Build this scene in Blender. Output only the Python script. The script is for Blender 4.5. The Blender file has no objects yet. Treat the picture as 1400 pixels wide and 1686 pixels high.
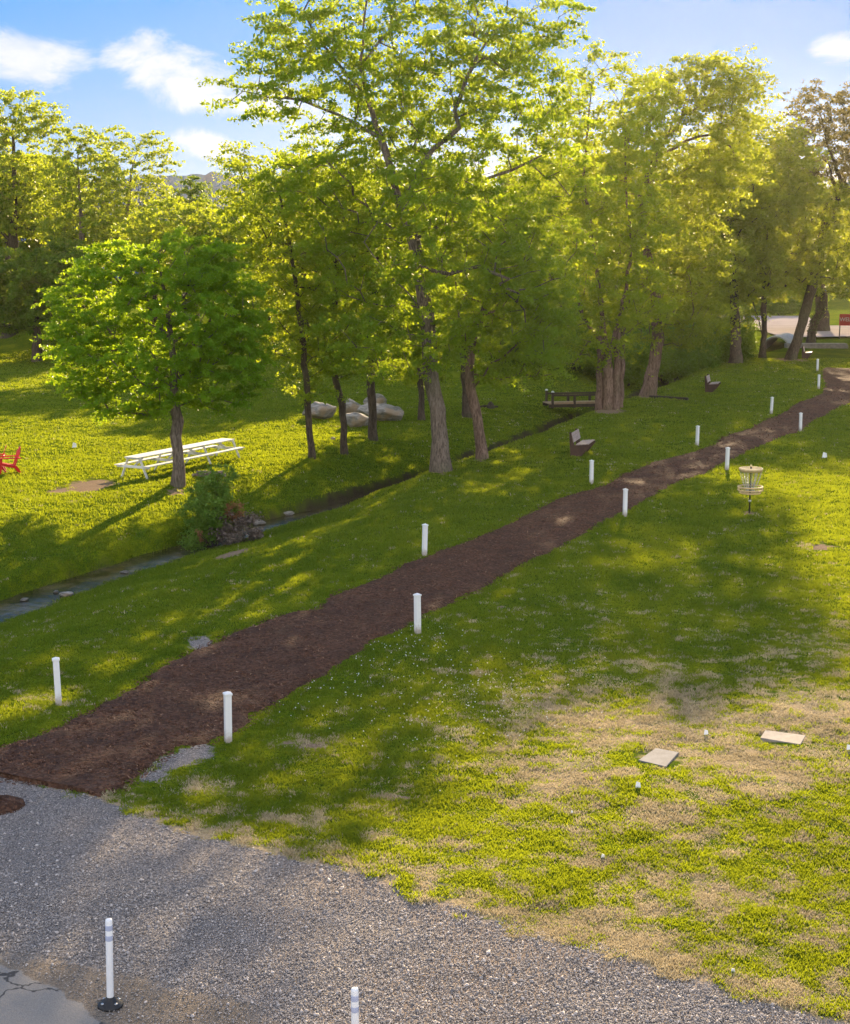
import bpy, bmesh, math
import numpy as np
from mathutils import Vector, Matrix
PI = math.pi
sc = bpy.context.scene
COL = sc.collection

# ------------------------------------------------------------------ camera
H, F, HOR, CX, CY = 7.5, 2400.0, 427.0, 700.0, 843.0      # metres, photo pixels
PITCH = math.atan((CY - HOR) / F)
cam_d = bpy.data.cameras.new('camera')
cam = bpy.data.objects.new('camera', cam_d); COL.objects.link(cam)
cam_d.sensor_fit = 'VERTICAL'; cam_d.sensor_height = 24.0
cam_d.lens = 24.0 * F / 1686.0
cam_d.clip_start = 0.1; cam_d.clip_end = 12000
cam.location = (0, 0, H); cam.rotation_euler = (PI/2 - PITCH, 0, 0)
sc.camera = cam

# ------------------------------------------------------------------ light
SUN_EL, SUN_AZ = math.radians(17.5), math.radians(10.8)     # azimuth clockwise from +Y
SKY_STRENGTH = 0.10
EXPOSURE = 1.70
sun_d = bpy.data.lights.new('sun', 'SUN'); sun = bpy.data.objects.new('sun', sun_d); COL.objects.link(sun)
sun_d.energy = 5.0; sun_d.angle = math.radians(0.5); sun_d.color = (1.0, 0.76, 0.46)
sun.rotation_euler = (PI/2 - SUN_EL, 0, PI - SUN_AZ)          # lamp looks along -Z
sun.location = (20, 60, 60)
sc.view_settings.view_transform = 'Standard'; sc.view_settings.look = 'None'
sc.view_settings.exposure = EXPOSURE; sc.view_settings.gamma = 1.0
sc.view_settings.use_curve_mapping = False
sc.cycles.use_denoising = True
sc.cycles.max_bounces = 8; sc.cycles.transmission_bounces = 6; sc.cycles.diffuse_bounces = 4
sc.cycles.transparent_max_bounces = 4; sc.cycles.glossy_bounces = 3; sc.cycles.volume_bounces = 0
sc.cycles.sample_clamp_indirect = 6.0

def ray(px, py):
    """direction of a photo pixel (used to place things by their measured bearing)"""
    x, y = (px - CX) / F, (py - CY) / F
    cp, sp = math.cos(PITCH), math.sin(PITCH)
    return Vector((x, cp - y * sp, -sp - y * cp))

class NT:
    def __init__(s, tree): s.t = tree; s.n = tree.nodes; s.l = tree.links
    def add(s, kind, **kw):
        n = s.n.new(kind)
        for k, v in kw.items():
            if k.startswith('i_'):
                n.inputs[k[2:].replace('_', ' ')].default_value = v
            else: setattr(n, k, v)
        return n
    def link(s, a, b): s.l.new(a, b)
    def setin(s, sock, v):
        if isinstance(v, (int, float)): sock.default_value = v
        elif isinstance(v, (tuple, list)): sock.default_value = (*v, 1.0) if len(v) == 3 and sock.type == 'RGBA' else v
        else: s.l.new(v, sock)
    def math(s, op, a, b=0.0, c=None, clamp=False):
        n = s.n.new('ShaderNodeMath'); n.operation = op; n.use_clamp = clamp
        s.setin(n.inputs[0], a); s.setin(n.inputs[1], b)
        if c is not None: s.setin(n.inputs[2], c)
        return n.outputs[0]
    def mix(s, f, a, b, mode='MIX'):
        n = s.n.new('ShaderNodeMix'); n.data_type = 'RGBA'; n.blend_type = mode
        s.setin(n.inputs[0], f); s.setin(n.inputs[6], a); s.setin(n.inputs[7], b)
        return n.outputs[2]
    def noise(s, scale, detail=4, rough=0.55, vec=None, dist=0.0, out=0):
        n = s.n.new('ShaderNodeTexNoise'); n.inputs['Scale'].default_value = scale
        n.inputs['Detail'].default_value = detail; n.inputs['Roughness'].default_value = rough
        n.inputs['Distortion'].default_value = dist
        if vec is not None: s.l.new(vec, n.inputs['Vector'])
        return n.outputs[out]
    def ramp(s, f, lo, hi, a=0.0, b=1.0, smooth=True):
        n = s.n.new('ShaderNodeMapRange'); n.interpolation_type = 'SMOOTHSTEP' if smooth else 'LINEAR'
        s.setin(n.inputs[0], f); n.inputs[1].default_value = lo; n.inputs[2].default_value = hi
        n.inputs[3].default_value = a; n.inputs[4].default_value = b
        return n.outputs[0]
    def attr(s, name, out='Fac'):
        n = s.n.new('ShaderNodeAttribute'); n.attribute_name = name
        return n.outputs[out]
    def bump(s, h, strength=0.5, dist=0.02):
        n = s.n.new('ShaderNodeBump'); n.inputs['Strength'].default_value = strength
        n.inputs['Distance'].default_value = dist; s.l.new(h, n.inputs['Height'])
        return n.outputs[0]

# ------------------------------------------------------------------ world: sky with clouds
world = bpy.data.worlds.new('World'); sc.world = world; world.use_nodes = True
W = NT(world.node_tree); W.n.clear()
sky = W.add('ShaderNodeTexSky'); sky.sky_type = 'NISHITA'; sky.sun_disc = False
sky.sun_elevation = SUN_EL; sky.sun_rotation = SUN_AZ
sky.air_density = 1.1; sky.dust_density = 0.6; sky.ozone_density = 2.5
tc = W.add('ShaderNodeTexCoord'); dirv = tc.outputs['Generated']
stretch = W.add('ShaderNodeVectorMath', operation='MULTIPLY'); W.link(dirv, stretch.inputs[0]); stretch.inputs[1].default_value = (1, 1, 1.9)
n1 = W.noise(13.0, 9, 0.62, stretch.outputs[0], 0.5)
blobs = [((70, 95), 0.050, .9), ((20, 80), 0.04, .8), ((250, 105), 0.050, 1.0), ((330, 130), 0.052, 1.05), ((430, 160), 0.05, .9), ((560, 190), 0.06, .7),
         ((345, 245), 0.036, .95), ((1390, 80), 0.028, .6), ((1450, 130), 0.05, .7), ((1390, 330), 0.06, .9), ((1250, 330), 0.09, .6), ((640, 330), 0.10, .75), ((60, 250), 0.07, .25),
         ((-300, 60), .12, .8), ((1800, 20), .15, .8)]
mask = None
for (px, py), rad, amp in blobs:
    d = ray(px, py).normalized()
    v = W.add('ShaderNodeVectorMath', operation='DISTANCE'); W.link(stretch.outputs[0], v.inputs[0])
    v.inputs[1].default_value = (d.x, d.y, d.z * 1.9)
    m = W.ramp(v.outputs['Value'], rad, 0.0, 0.0, amp)
    mask = m if mask is None else W.math('MAXIMUM', mask, m)
fwd = W.add('ShaderNodeVectorMath', operation='DOT_PRODUCT'); W.link(dirv, fwd.inputs[0]); fwd.inputs[1].default_value = (0.1, 0.99, 0.05)
sep = W.add('ShaderNodeSeparateXYZ'); W.link(dirv, sep.inputs[0]); up_ = sep.outputs['Z']
# added, unseen bright clouds overhead and behind to fill the shade, brightest behind
big = W.noise(2.6, 6, .55, dirv, .2)
rest = W.math('MULTIPLY', W.ramp(big, .46, .58), W.ramp(fwd.outputs['Value'], .62, .86, 1.0, 0.0))
cl = W.math('MULTIPLY', W.ramp(W.math('ADD', mask, W.math('MULTIPLY', W.math('SUBTRACT', n1, 0.5), 3.2)), 0.15, 0.95), W.ramp(mask, 0.0, 0.15))
nish = W.mix(1.0, sky.outputs[0], (.012, .013, .015), 'MULTIPLY')
grad = W.mix(W.ramp(up_, .02, .19), (1.25, 1.95, 2.8), (.22, 1.22, 2.9))
grad = W.mix(W.ramp(up_, .19, .9), grad, (.30, .85, 2.2))
sund = W.add('ShaderNodeVectorMath', operation='DOT_PRODUCT'); W.link(dirv, sund.inputs[0]); sund.inputs[1].default_value = (math.sin(SUN_AZ+.06)*.99, math.cos(SUN_AZ+.06)*.99, .14)
grad = W.mix(W.math('MULTIPLY', W.ramp(sund.outputs['Value'], .93, .985), W.ramp(up_, .07, .16)), grad, (.02, .95, 2.6))
base = W.mix(1.0, grad, nish, 'ADD')
cloudcol = W.mix(W.ramp(W.noise(22, 5, .6, stretch.outputs[0]), .35, .65), (2.2, 2.5, 3.0), (3.1, 3.1, 3.2))
restcol = W.mix(W.ramp(fwd.outputs['Value'], -.9, .7, 1.0, 0.0), (4.2, 4.0, 3.8), (9.0, 8.3, 7.5))
skyc = W.mix(W.math('MULTIPLY', rest, .9), base, restcol)
skyc = W.mix(W.math('MULTIPLY', cl, 0.82), skyc, cloudcol)
bg = W.add('ShaderNodeBackground'); W.link(skyc, bg.inputs[0]); bg.inputs[1].default_value = SKY_STRENGTH
wo = W.add('ShaderNodeOutputWorld'); W.link(bg.outputs[0], wo.inputs[0])

# ------------------------------------------------------------------ helpers
rng = np.random.default_rng(7)

def hash2(ix, iy, seed=0):
    h = (ix.astype(np.int64) * 374761393 + iy.astype(np.int64) * 668265263 + seed * 2147483647) & 0xFFFFFFFF
    h = ((h ^ (h >> 13)) * 1274126177) & 0xFFFFFFFF
    return ((h ^ (h >> 16)) & 0xFFFFFF) / float(0xFFFFFF)
def vnoise(x, y, seed=0):
    ix, iy = np.floor(x), np.floor(y); fx, fy = x - ix, y - iy
    fx = fx*fx*(3-2*fx); fy = fy*fy*(3-2*fy)
    a = hash2(ix, iy, seed); b = hash2(ix+1, iy, seed); c = hash2(ix, iy+1, seed); d = hash2(ix+1, iy+1, seed)
    return (a*(1-fx)+b*fx)*(1-fy) + (c*(1-fx)+d*fx)*fy
def fbm(x, y, scale, oct=4, seed=0):
    v = 0; a = 0.5; t = 0
    for k in range(oct):
        v = v + a * vnoise(x*scale + 17.3*k, y*scale - 9.1*k, seed + k); t += a; a *= 0.5; scale *= 2.03
    return v / t
def sstep(a, b, x):
    t = np.clip((x - a) / (b - a), 0, 1); return t*t*(3-2*t)
def seg_dist(x, y, pts, closed=False):
    """distance to a polyline, plus the side sign (positive right of travel)"""
    best = np.full(np.shape(x), 1e9); side = np.zeros(np.shape(x)); n = len(pts)
    for i in range(n if closed else n-1):
        (ax, ay), (bx, by) = pts[i], pts[(i+1) % n]
        dx, dy = bx-ax, by-ay; L = dx*dx+dy*dy
        t = np.clip(((x-ax)*dx + (y-ay)*dy)/L, 0, 1)
        d = np.hypot(x-ax-t*dx, y-ay-t*dy)
        m = d < best
        best = np.where(m, d, best)
        side = np.where(m, np.sign((x-ax)*dy - (y-ay)*dx), side)
    return best, side
def inside(x, y, pts):
    c = np.zeros(np.shape(x), bool); n = len(pts)
    for i in range(n):
        (x1, y1), (x2, y2) = pts[i], pts[(i+1) % n]
        if y1 == y2: continue
        c ^= ((y1 > y) != (y2 > y)) & (x < (x2-x1)*(y-y1)/(y2-y1)+x1)
    return c
def sdist(x, y, pts):
    """positive inside the polygon"""
    d, _ = seg_dist(x, y, pts, True)
    return np.where(inside(x, y, pts), d, -d)

def flat(px, py, z=0.0):
    r = ray(px, py); t = (z - H) / r.z
    return (r.x*t, r.y*t)

# ---- terrain
CREEK = [(-16, 18), (-13.5, 26), (-12.2, 30.5), (-10.3, 35.2), (-8.9, 38.7), (-7.2, 42.2), (-5.9, 44.8), (-4.9, 47), (-3.1, 50), (-1.9, 52.2),
         (-.5, 54.8), (.97, 57.9), (2.15, 61.2), (4.1, 65.8), (6.6, 73.1), (9.1, 79.6), (11.9, 85.8), (15.3, 94.8), (18.8, 104.5), (23, 114), (27.3, 123), (31.5, 131)]
def creek_s(x, y):
    d, s = seg_dist(x, y, CREEK)
    return d, s                        # s>0: camera side (right of travel)
def terrain(x, y):
    x = np.asarray(x, float); y = np.asarray(y, float)
    d, s = creek_s(x, y)
    wob = (fbm(x, y, 0.6, 3, 5) - 0.5)
    w_near = 4.6 - 3.0 * sstep(44, 53, y)
    dn = d + wob * 0.5
    wfl = .50 - .24*sstep(43, 50, y)
    near = np.clip((dn - wfl) / w_near, 0, 1); cv = .45*sstep(45, 55, y); near = near*(1+cv - cv*near)
    far = 0.42 * sstep(wfl+.05, wfl+.30, dn) + 0.58 * np.clip((dn - 0.6) / 3.6, 0, 1) ** 0.8
    prof = np.where(s > 0, near, np.clip(far, 0, 1))
    z = -1.05 * (1 - prof)
    bd = 0.59 * x + 0.81 * (y - 86)
    off = np.where(s > 0, 0.0, sstep(2.5, 8, d))
    z = z + 2.2 * sstep(0, 10, bd) * off * (1 - sstep(17, 27, x))
    z = z + (fbm(x, y, 0.25, 3, 11) - 0.5) * 0.16 * sstep(1.0, 4.0, d) + (fbm(x, y, 1.7, 3, 12) - 0.5) * 0.045
    return z
def tz(x, y): return float(terrain(np.array([x]), np.array([y]))[0])
def G(px, py):
    """point of the ground seen at a photo pixel"""
    r = ray(px, py); t0, t1 = (0.6 - H)/r.z, (-1.3 - H)/r.z
    if py < 600: t0, t1 = (3.2 - H)/r.z, (-1.3 - H)/r.z
    t = np.linspace(t0, t1, 800); d = (H + r.z*t) - terrain(r.x*t, r.y*t)
    i = int(np.argmax(d <= 0)); t = t[i]; x, y = r.x*t, r.y*t
    return Vector((x, y, tz(x, y)))
def at_depth(px, py, Y):
    r = ray(px, py); t = Y / r.y
    return Vector((r.x*t, Y, H + r.z*t))

def np_mesh(name, verts, faces, attrs=None, smooth=False, edges=None):
    me = bpy.data.meshes.new(name)
    verts = np.ascontiguousarray(verts, np.float32); faces = np.ascontiguousarray(faces, np.int32)
    me.vertices.add(len(verts)); me.vertices.foreach_set('co', verts.ravel())
    k = faces.shape[1]
    me.loops.add(faces.size); me.loops.foreach_set('vertex_index', faces.ravel())
    me.polygons.add(len(faces))
    me.polygons.foreach_set('loop_start', np.arange(0, faces.size, k, dtype=np.int32))
    me.polygons.foreach_set('loop_total', np.full(len(faces), k, np.int32))
    if smooth: me.polygons.foreach_set('use_smooth', np.ones(len(faces), bool))
    me.update(calc_edges=True)
    for an, av in (attrs or {}).items():
        a = me.attributes.new(an, 'FLOAT', 'POINT'); a.data.foreach_set('value', np.ascontiguousarray(av, np.float32))
    return me
def link(name, me, mat, parent=None):
    o = bpy.data.objects.new(name, me); COL.objects.link(o)
    if mat is not None: me.materials.append(mat)
    if parent is not None: o.parent = parent
    return o
def tag(o, label=None, cat=None, group=None, kind=None):
    if label: o['label'] = label
    if cat: o['category'] = cat
    if group: o['group'] = group
    if kind: o['kind'] = kind
    return o
def empty(name, loc, rz=0.0, label=None, cat=None, group=None):
    o = bpy.data.objects.new(name, None); COL.objects.link(o); o.location = loc; o.rotation_euler = (0, 0, rz)
    o.empty_display_size = 0.3
    return tag(o, label, cat, group)
def copy_tree(o, parent=None):
    c = o.copy(); COL.objects.link(c); c.parent = parent
    for ch in o.children: copy_tree(ch, c)
    return c

class MB:
    """collects solids in one bmesh"""
    def __init__(s): s.b = bmesh.new()
    def box(s, c, size, rot=None, bevel=0.0):
        m = Matrix.LocRotScale(Vector(c), rot, Vector(size))
        r = bmesh.ops.create_cube(s.b, size=1.0, matrix=m)
        if bevel:
            es = {e for v in r['verts'] for e in v.link_edges}
            bmesh.ops.bevel(s.b, geom=list(es), offset=bevel, segments=2, affect='EDGES', profile=0.6)
        return s
    def bar(s, a, b, w, h, bevel=0.0, up=(0, 0, 1)):
        a, b = Vector(a), Vector(b); d = b - a; L = d.length; y = d.normalized()
        x = y.cross(Vector(up)); x = x.normalized() if x.length > 1e-5 else Vector((1, 0, 0)); z = x.cross(y)
        R = Matrix((x, y, z)).transposed()
        return s.box((a+b)/2, (w, L, h), R.to_quaternion(), bevel)
    def tube(s, pts, r, seg=8, cap=True):
        rs = r if isinstance(r, (list, tuple)) else [r]*len(pts)
        rings = []; pts = [Vector(p) for p in pts]; ref = None
        for i, p in enumerate(pts):
            d = (pts[min(i+1, len(pts)-1)] - pts[max(i-1, 0)]).normalized()
            if ref is None: ref = Vector((1, 0, 0)) if abs(d.x) < 0.9 else Vector((0, 1, 0))
            x = (ref - d*ref.dot(d)).normalized(); y = d.cross(x); ref = x
            rings.append([s.b.verts.new(p + (x*math.cos(2*PI*k/seg) + y*math.sin(2*PI*k/seg))*rs[i]) for k in range(seg)])
        for a, b in zip(rings, rings[1:]):
            for k in range(seg): f = s.b.faces.new((a[k], a[(k+1) % seg], b[(k+1) % seg], b[k])); f.smooth = True
        if cap:
            s.b.faces.new(list(reversed(rings[0]))); s.b.faces.new(rings[-1])
        return s
    def ring(s, c, R, r, seg=40, k=6, squash=1.0):
        c = Vector(c); rings = []
        for i in range(seg):
            a = 2*PI*i/seg; d = Vector((math.cos(a), math.sin(a), 0))
            rings.append([s.b.verts.new(c + d*(R + r*math.cos(2*PI*j/k)) + Vector((0, 0, squash*r*math.sin(2*PI*j/k)))) for j in range(k)])
        for i in range(seg):
            a, b = rings[i], rings[(i+1) % seg]
            for j in range(k): f = s.b.faces.new((a[j], b[j], b[(j+1) % k], a[(j+1) % k])); f.smooth = True
        return s
    def lathe(s, prof, seg=24, c=(0, 0, 0)):
        rings = [[s.b.verts.new((c[0]+r*math.cos(2*PI*k/seg), c[1]+r*math.sin(2*PI*k/seg), c[2]+z)) for k in range(seg)] for r, z in prof]
        for a, b in zip(rings, rings[1:]):
            for k in range(seg): f = s.b.faces.new((a[k], a[(k+1) % seg], b[(k+1) % seg], b[k])); f.smooth = True
        s.b.faces.new(list(reversed(rings[0]))); s.b.faces.new(rings[-1])
        return s
    def prism(s, outline, thick, mat=Matrix()):
        """outline in XZ, extruded along Y"""
        a = [s.b.verts.new(mat @ Vector((x, -thick/2, z))) for x, z in outline]
        b = [s.b.verts.new(mat @ Vector((x, thick/2, z))) for x, z in outline]
        s.b.faces.new(a); s.b.faces.new(list(reversed(b))); n = len(a)
        for i in range(n): s.b.faces.new((a[(i+1) % n], a[i], b[i], b[(i+1) % n]))
        return s
    def build(s, name, mat, parent=None):
        bmesh.ops.recalc_face_normals(s.b, faces=s.b.faces)
        me = bpy.data.meshes.new(name); s.b.to_mesh(me); s.b.free()
        return link(name, me, mat, parent)

# ------------------------------------------------------------------ materials
def new_mat(name):
    m = bpy.data.materials.new(name); m.use_nodes = True; t = NT(m.node_tree); t.n.clear()
    out = t.add('ShaderNodeOutputMaterial'); return m, t, out
def pbr(name, col, rough=0.6, col2=None, nscale=8.0, bump=0.0, bscale=60.0, metal=0.0, spec=0.4, stretch=None, bdist=0.01):
    m, t, out = new_mat(name)
    p = t.add('ShaderNodeBsdfPrincipled'); t.link(p.outputs[0], out.inputs[0])
    c = t.add('ShaderNodeTexCoord'); vec = c.outputs['Object']
    if stretch:
        mp = t.add('ShaderNodeMapping'); mp.inputs['Scale'].default_value = stretch; t.link(vec, mp.inputs[0]); vec = mp.outputs[0]
    if col2 is not None:
        t.link(t.mix(t.ramp(t.noise(nscale, 5, .6, vec), .3, .7), col, col2), p.inputs['Base Color'])
    else: p.inputs['Base Color'].default_value = (*col, 1)
    p.inputs['Roughness'].default_value = rough; p.inputs['Metallic'].default_value = metal
    p.inputs['Specular IOR Level'].default_value = spec
    if bump: t.link(t.bump(t.noise(bscale, 5, .65, vec), bump, bdist), p.inputs['Normal'])
    return m
def leaf_mat(name, dark, light, trans, amount=0.5, rough=0.5):
    """dark/light: the leaf's own colours picked by a per-leaf value; trans: colour of light passing through"""
    m, t, out = new_mat(name)
    f = t.attr('tint')
    base = t.mix(f, dark, light)
    p = t.add('ShaderNodeBsdfPrincipled'); t.link(base, p.inputs['Base Color']); p.inputs['Roughness'].default_value = rough
    p.inputs['Specular IOR Level'].default_value = 0.25
    tr = t.add('ShaderNodeBsdfTranslucent'); t.link(t.mix(f, tuple(c*.75 for c in trans), trans), tr.inputs[0])
    mx = t.add('ShaderNodeMixShader'); mx.inputs[0].default_value = amount
    t.link(p.outputs[0], mx.inputs[1]); t.link(tr.outputs[0], mx.inputs[2]); t.link(mx.outputs[0], out.inputs[0])
    return m

M = {}
m, t, out = new_mat('white_vinyl'); M['white_vinyl'] = m
p = t.add('ShaderNodeBsdfPrincipled'); t.link(p.outputs[0], out.inputs[0]); p.inputs['Roughness'].default_value = .42
c_ = t.add('ShaderNodeTexCoord'); sp_ = t.add('ShaderNodeSeparateXYZ'); t.link(c_.outputs['Object'], sp_.inputs[0]); inf_ = t.add('ShaderNodeObjectInfo')
ofs = t.add('ShaderNodeVectorMath', operation='ADD'); t.link(c_.outputs['Object'], ofs.inputs[0]); t.link(inf_.outputs['Location'], ofs.inputs[1])
dn_ = t.noise(14, 5, .65, ofs.outputs[0]); splash = t.ramp(t.math('ADD', sp_.outputs['Z'], t.math('MULTIPLY', dn_, -.28)), -.12, .09, .75, 0)
grime = t.ramp(t.noise(5, 5, .7, ofs.outputs[0]), .5, .75, 0, .35)
t.link(t.mix(splash, t.mix(grime, (.80, .80, .79), (.56, .54, .49)), (.28, .21, .14)), p.inputs['Base Color'])
M['white_wood'] = pbr('white_painted_wood', (.80, .79, .76), .5, (.62, .61, .57), 6.0, .3, 40, stretch=(1, .2, 1))
M['red_paint'] = pbr('red_plastic', (.62, .012, .012), .35, (.50, .01, .01), 4)
M['brown_plank'] = pbr('brown_plank', (.10, .052, .035), .7, (.06, .032, .024), 4, .4, 30)
M['weathered_plank'] = pbr('weathered_plank', (.40, .31, .27), .6, (.27, .205, .175), 5, .4, 30)
M['dark_timber'] = pbr('dark_timber', (.075, .05, .035), .8, (.045, .032, .024), 6, .4, 25)
M['deck_wood'] = pbr('deck_wood', (.42, .30, .17), .7, (.30, .21, .12), 6, .4, 25)
M['black_rubber'] = pbr('black_rubber', (.012, .012, .013), .5, (.02, .02, .02), 20)
M['tube_white'] = pbr('delineator_white', (.78, .79, .80), .4, (.72, .72, .72), 8)
M['reflective_band'] = pbr('reflective_band', (.42, .46, .60), .25, (.38, .42, .56), 30)
M['galvanised'] = pbr('galvanised_steel', (.55, .56, .57), .35, (.42, .43, .44), 25, metal=.85)
M['yellow_band'] = pbr('cream_yellow_band', (.75, .55, .28), .45, (.62, .45, .24), 12)
M['dark_steel'] = pbr('dark_steel', (.05, .04, .04), .45, (.03, .026, .025), 12, metal=.4)
M['slab'] = pbr('concrete_slab', (.34, .30, .26), .9, (.26, .23, .20), 7, .5, 60, bdist=.006)
M['slab_grey'] = pbr('grey_rubber_slab', (.19, .19, .20), .9, (.14, .14, .145), 6, .5, 60, bdist=.006)
M['concrete'] = pbr('old_concrete', (.30, .27, .25), .9, (.2, .18, .17), 3, .5, 20)
M['culvert'] = pbr('corrugated_metal', (.55, .53, .50), .4, (.4, .38, .36), 5, metal=.5)
M['sign_red'] = pbr('sign_red', (.42, .02, .018), .5, (.36, .018, .016), 3)
M['sign_text'] = pbr('sign_lettering', (.50, .42, .40), .6)
M['fence_wood'] = pbr('fence_wood', (.34, .30, .25), .85, (.24, .21, .18), 8, .4, 30)
M['fence_white'] = pbr('fence_white', (.72, .70, .66), .6, (.6, .58, .55), 8)
M['paper'] = pbr('white_paper', (.82, .82, .82), .6)
M['firewood'] = pbr('firewood', (.13, .09, .075), .85, (.32, .27, .22), 14, .5, 40)
M['clover'] = pbr('clover_flower', (.78, .77, .70), .7)

def bark_mat(name, a, b, scale=1.0):
    m, t, out = new_mat(name)
    p = t.add('ShaderNodeBsdfPrincipled'); t.link(p.outputs[0], out.inputs[0])
    c = t.add('ShaderNodeTexCoord'); mp = t.add('ShaderNodeMapping'); mp.inputs['Scale'].default_value = (9*scale, 9*scale, 1.6*scale)
    t.link(c.outputs['Object'], mp.inputs[0])
    n = t.noise(1.6, 6, .65, mp.outputs[0], 1.2); w = t.noise(.7, 3, .5, c.outputs['Object'])
    col = t.mix(t.ramp(n, .35, .65), a, b); col = t.mix(t.ramp(w, .45, .7, 0, .45), col, (.09, .10, .05))
    t.link(col, p.inputs['Base Color']); p.inputs['Roughness'].default_value = .9; p.inputs['Specular IOR Level'].default_value = .02
    t.link(t.bump(n, .9, .05), p.inputs['Normal'])
    return m
M['bark'] = bark_mat('bark_grey', (.085, .065, .05), (.24, .19, .155))
M['bark_red'] = bark_mat('bark_reddish', (.10, .065, .05), (.28, .19, .15))
M['bark_dark'] = bark_mat('bark_dark', (.05, .038, .03), (.13, .10, .08))

LT = .52
M['leaf_maple'] = leaf_mat('maple_leaf', (.05, .15, .008), (.11, .24, .012), (.56, .74, .02), LT)
M['leaf_main'] = leaf_mat('hackberry_leaf', (.05, .13, .010), (.11, .21, .014), (.52, .64, .025), LT)
M['leaf_mid'] = leaf_mat('elm_leaf', (.055, .13, .010), (.13, .21, .016), (.60, .68, .03), LT)
M['leaf_olive'] = leaf_mat('olive_leaf', (.065, .12, .012), (.14, .19, .02), (.56, .62, .04), LT)
M['leaf_brown'] = leaf_mat('bronze_leaf', (.075, .07, .028), (.13, .12, .045), (.30, .26, .07), .45)
M['leaf_dark'] = leaf_mat('dark_leaf', (.045, .11, .012), (.095, .17, .02), (.34, .46, .02), .5)
M['leaf_bush'] = leaf_mat('bush_leaf', (.06, .14, .018), (.15, .25, .04), (.36, .50, .05), .4)
M['leaf_rust'] = leaf_mat('rust_leaf', (.20, .09, .04), (.38, .20, .09), (.38, .2, .07), .35)
M['leaf_dead'] = leaf_mat('dead_twigs', (.10, .075, .06), (.26, .21, .18), (.2, .15, .1), .2)
M['leaf_ivy'] = leaf_mat('ivy_leaf', (.03, .05, .016), (.07, .09, .03), (.15, .18, .03), .35)
M['grass'] = leaf_mat('grass_blade', (.045, .115, .010), (.15, .20, .022), (.43, .49, .014), .5, .55)
M['dry_grass'] = leaf_mat('dry_grass_blade', (.42, .35, .21), (.70, .60, .40), (.55, .46, .28), .3, .7)

# ground material -----------------------------------------------------
m, t, out = new_mat('ground_surface'); M['ground'] = m
geo = t.add('ShaderNodeNewGeometry'); pos = geo.outputs['Position']
p = t.add('ShaderNodeBsdfPrincipled'); t.link(p.outputs[0], out.inputs[0]); p.inputs['Roughness'].default_value = .95; p.inputs['Specular IOR Level'].default_value = 0
nf = t.noise(28, 6, .65, pos); nm = t.noise(3.5, 5, .6, pos); nl = t.noise(.55, 4, .55, pos); nxf = t.noise(90, 3, .6, pos)
green = t.mix(t.ramp(nm, .3, .7), (.085, .14, .006), (.20, .23, .006))
green = t.mix(t.ramp(nf, .35, .62), green, (.035, .065, .010))
green = t.mix(t.ramp(nl, .45, .7, 0, .5), green, (.20, .22, .01))
dryc = t.mix(t.ramp(nf, .3, .7), (.26, .20, .12), (.46, .36, .22))
dmask = t.ramp(t.math('ADD', t.attr('dry'), t.math('MULTIPLY', t.math('SUBTRACT', nm, .5), 1.2)), .46, .76)
col = t.mix(dmask, green, dryc)
soil = t.mix(t.ramp(nf, .3, .7), (.17, .12, .08), (.30, .225, .16))
bmask = t.ramp(t.math('ADD', t.attr('bare'), t.math('MULTIPLY', t.math('SUBTRACT', nm, .5), .9)), .5, .65)
col = t.mix(bmask, col, soil)
mud = t.mix(t.ramp(nf, .3, .7), (.025, .022, .014), (.075, .06, .04))
col = t.mix(t.attr('mud'), col, mud)
# gravel
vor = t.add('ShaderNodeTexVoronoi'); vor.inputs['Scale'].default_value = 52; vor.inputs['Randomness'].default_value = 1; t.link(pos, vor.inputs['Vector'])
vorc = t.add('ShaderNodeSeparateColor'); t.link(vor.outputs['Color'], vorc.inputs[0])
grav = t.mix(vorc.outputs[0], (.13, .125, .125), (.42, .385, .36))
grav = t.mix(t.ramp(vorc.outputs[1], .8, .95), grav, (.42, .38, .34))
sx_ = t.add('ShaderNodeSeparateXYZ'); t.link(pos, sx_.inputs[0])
grav = t.mix(t.math('MULTIPLY', t.ramp(nl, .3, .6, .15, .6), t.ramp(sx_.outputs['X'], -3.2, .5, .15, 1)), grav, (.33, .25, .185))  # tan grows with X: shaded left and lit right painted into the gravel
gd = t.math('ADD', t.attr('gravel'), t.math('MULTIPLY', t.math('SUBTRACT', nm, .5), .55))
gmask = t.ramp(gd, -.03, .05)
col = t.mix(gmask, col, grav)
dd = t.math('ADD', t.attr('dirt'), t.math('MULTIPLY', t.math('SUBTRACT', nm, .5), .9))
dirtmask = t.ramp(dd, -.15, .2, 0, .88)
col = t.mix(dirtmask, col, t.mix(t.ramp(nf, .3, .7), (.20, .165, .125), (.33, .275, .215)))
# asphalt
crack = t.add('ShaderNodeTexVoronoi'); crack.feature = 'DISTANCE_TO_EDGE'; crack.inputs['Scale'].default_value = .85
wv = t.add('ShaderNodeVectorMath', operation='ADD'); t.link(pos, wv.inputs[0])
wn = t.add('ShaderNodeVectorMath', operation='SCALE'); t.link(t.noise(1.5, 4, .6, pos, 0, 1), wn.inputs[0]); wn.inputs['Scale'].default_value = .9
t.link(wn.outputs[0], wv.inputs[1]); t.link(wv.outputs[0], crack.inputs['Vector'])
asph = t.mix(t.ramp(nxf, .3, .7), (.20, .185, .165), (.29, .27, .245)); asph = t.mix(t.ramp(nl, .4, .7, 0, .4), asph, (.30, .28, .25))
asph = t.mix(t.ramp(crack.outputs['Distance'], .005, .02, .85, 0), asph, (.05, .05, .05))
amask = t.ramp(t.math('ADD', t.attr('asphalt'), t.math('MULTIPLY', t.math('SUBTRACT', nm, .5), .25)), -.02, .03)
col = t.mix(amask, col, asph)
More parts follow.
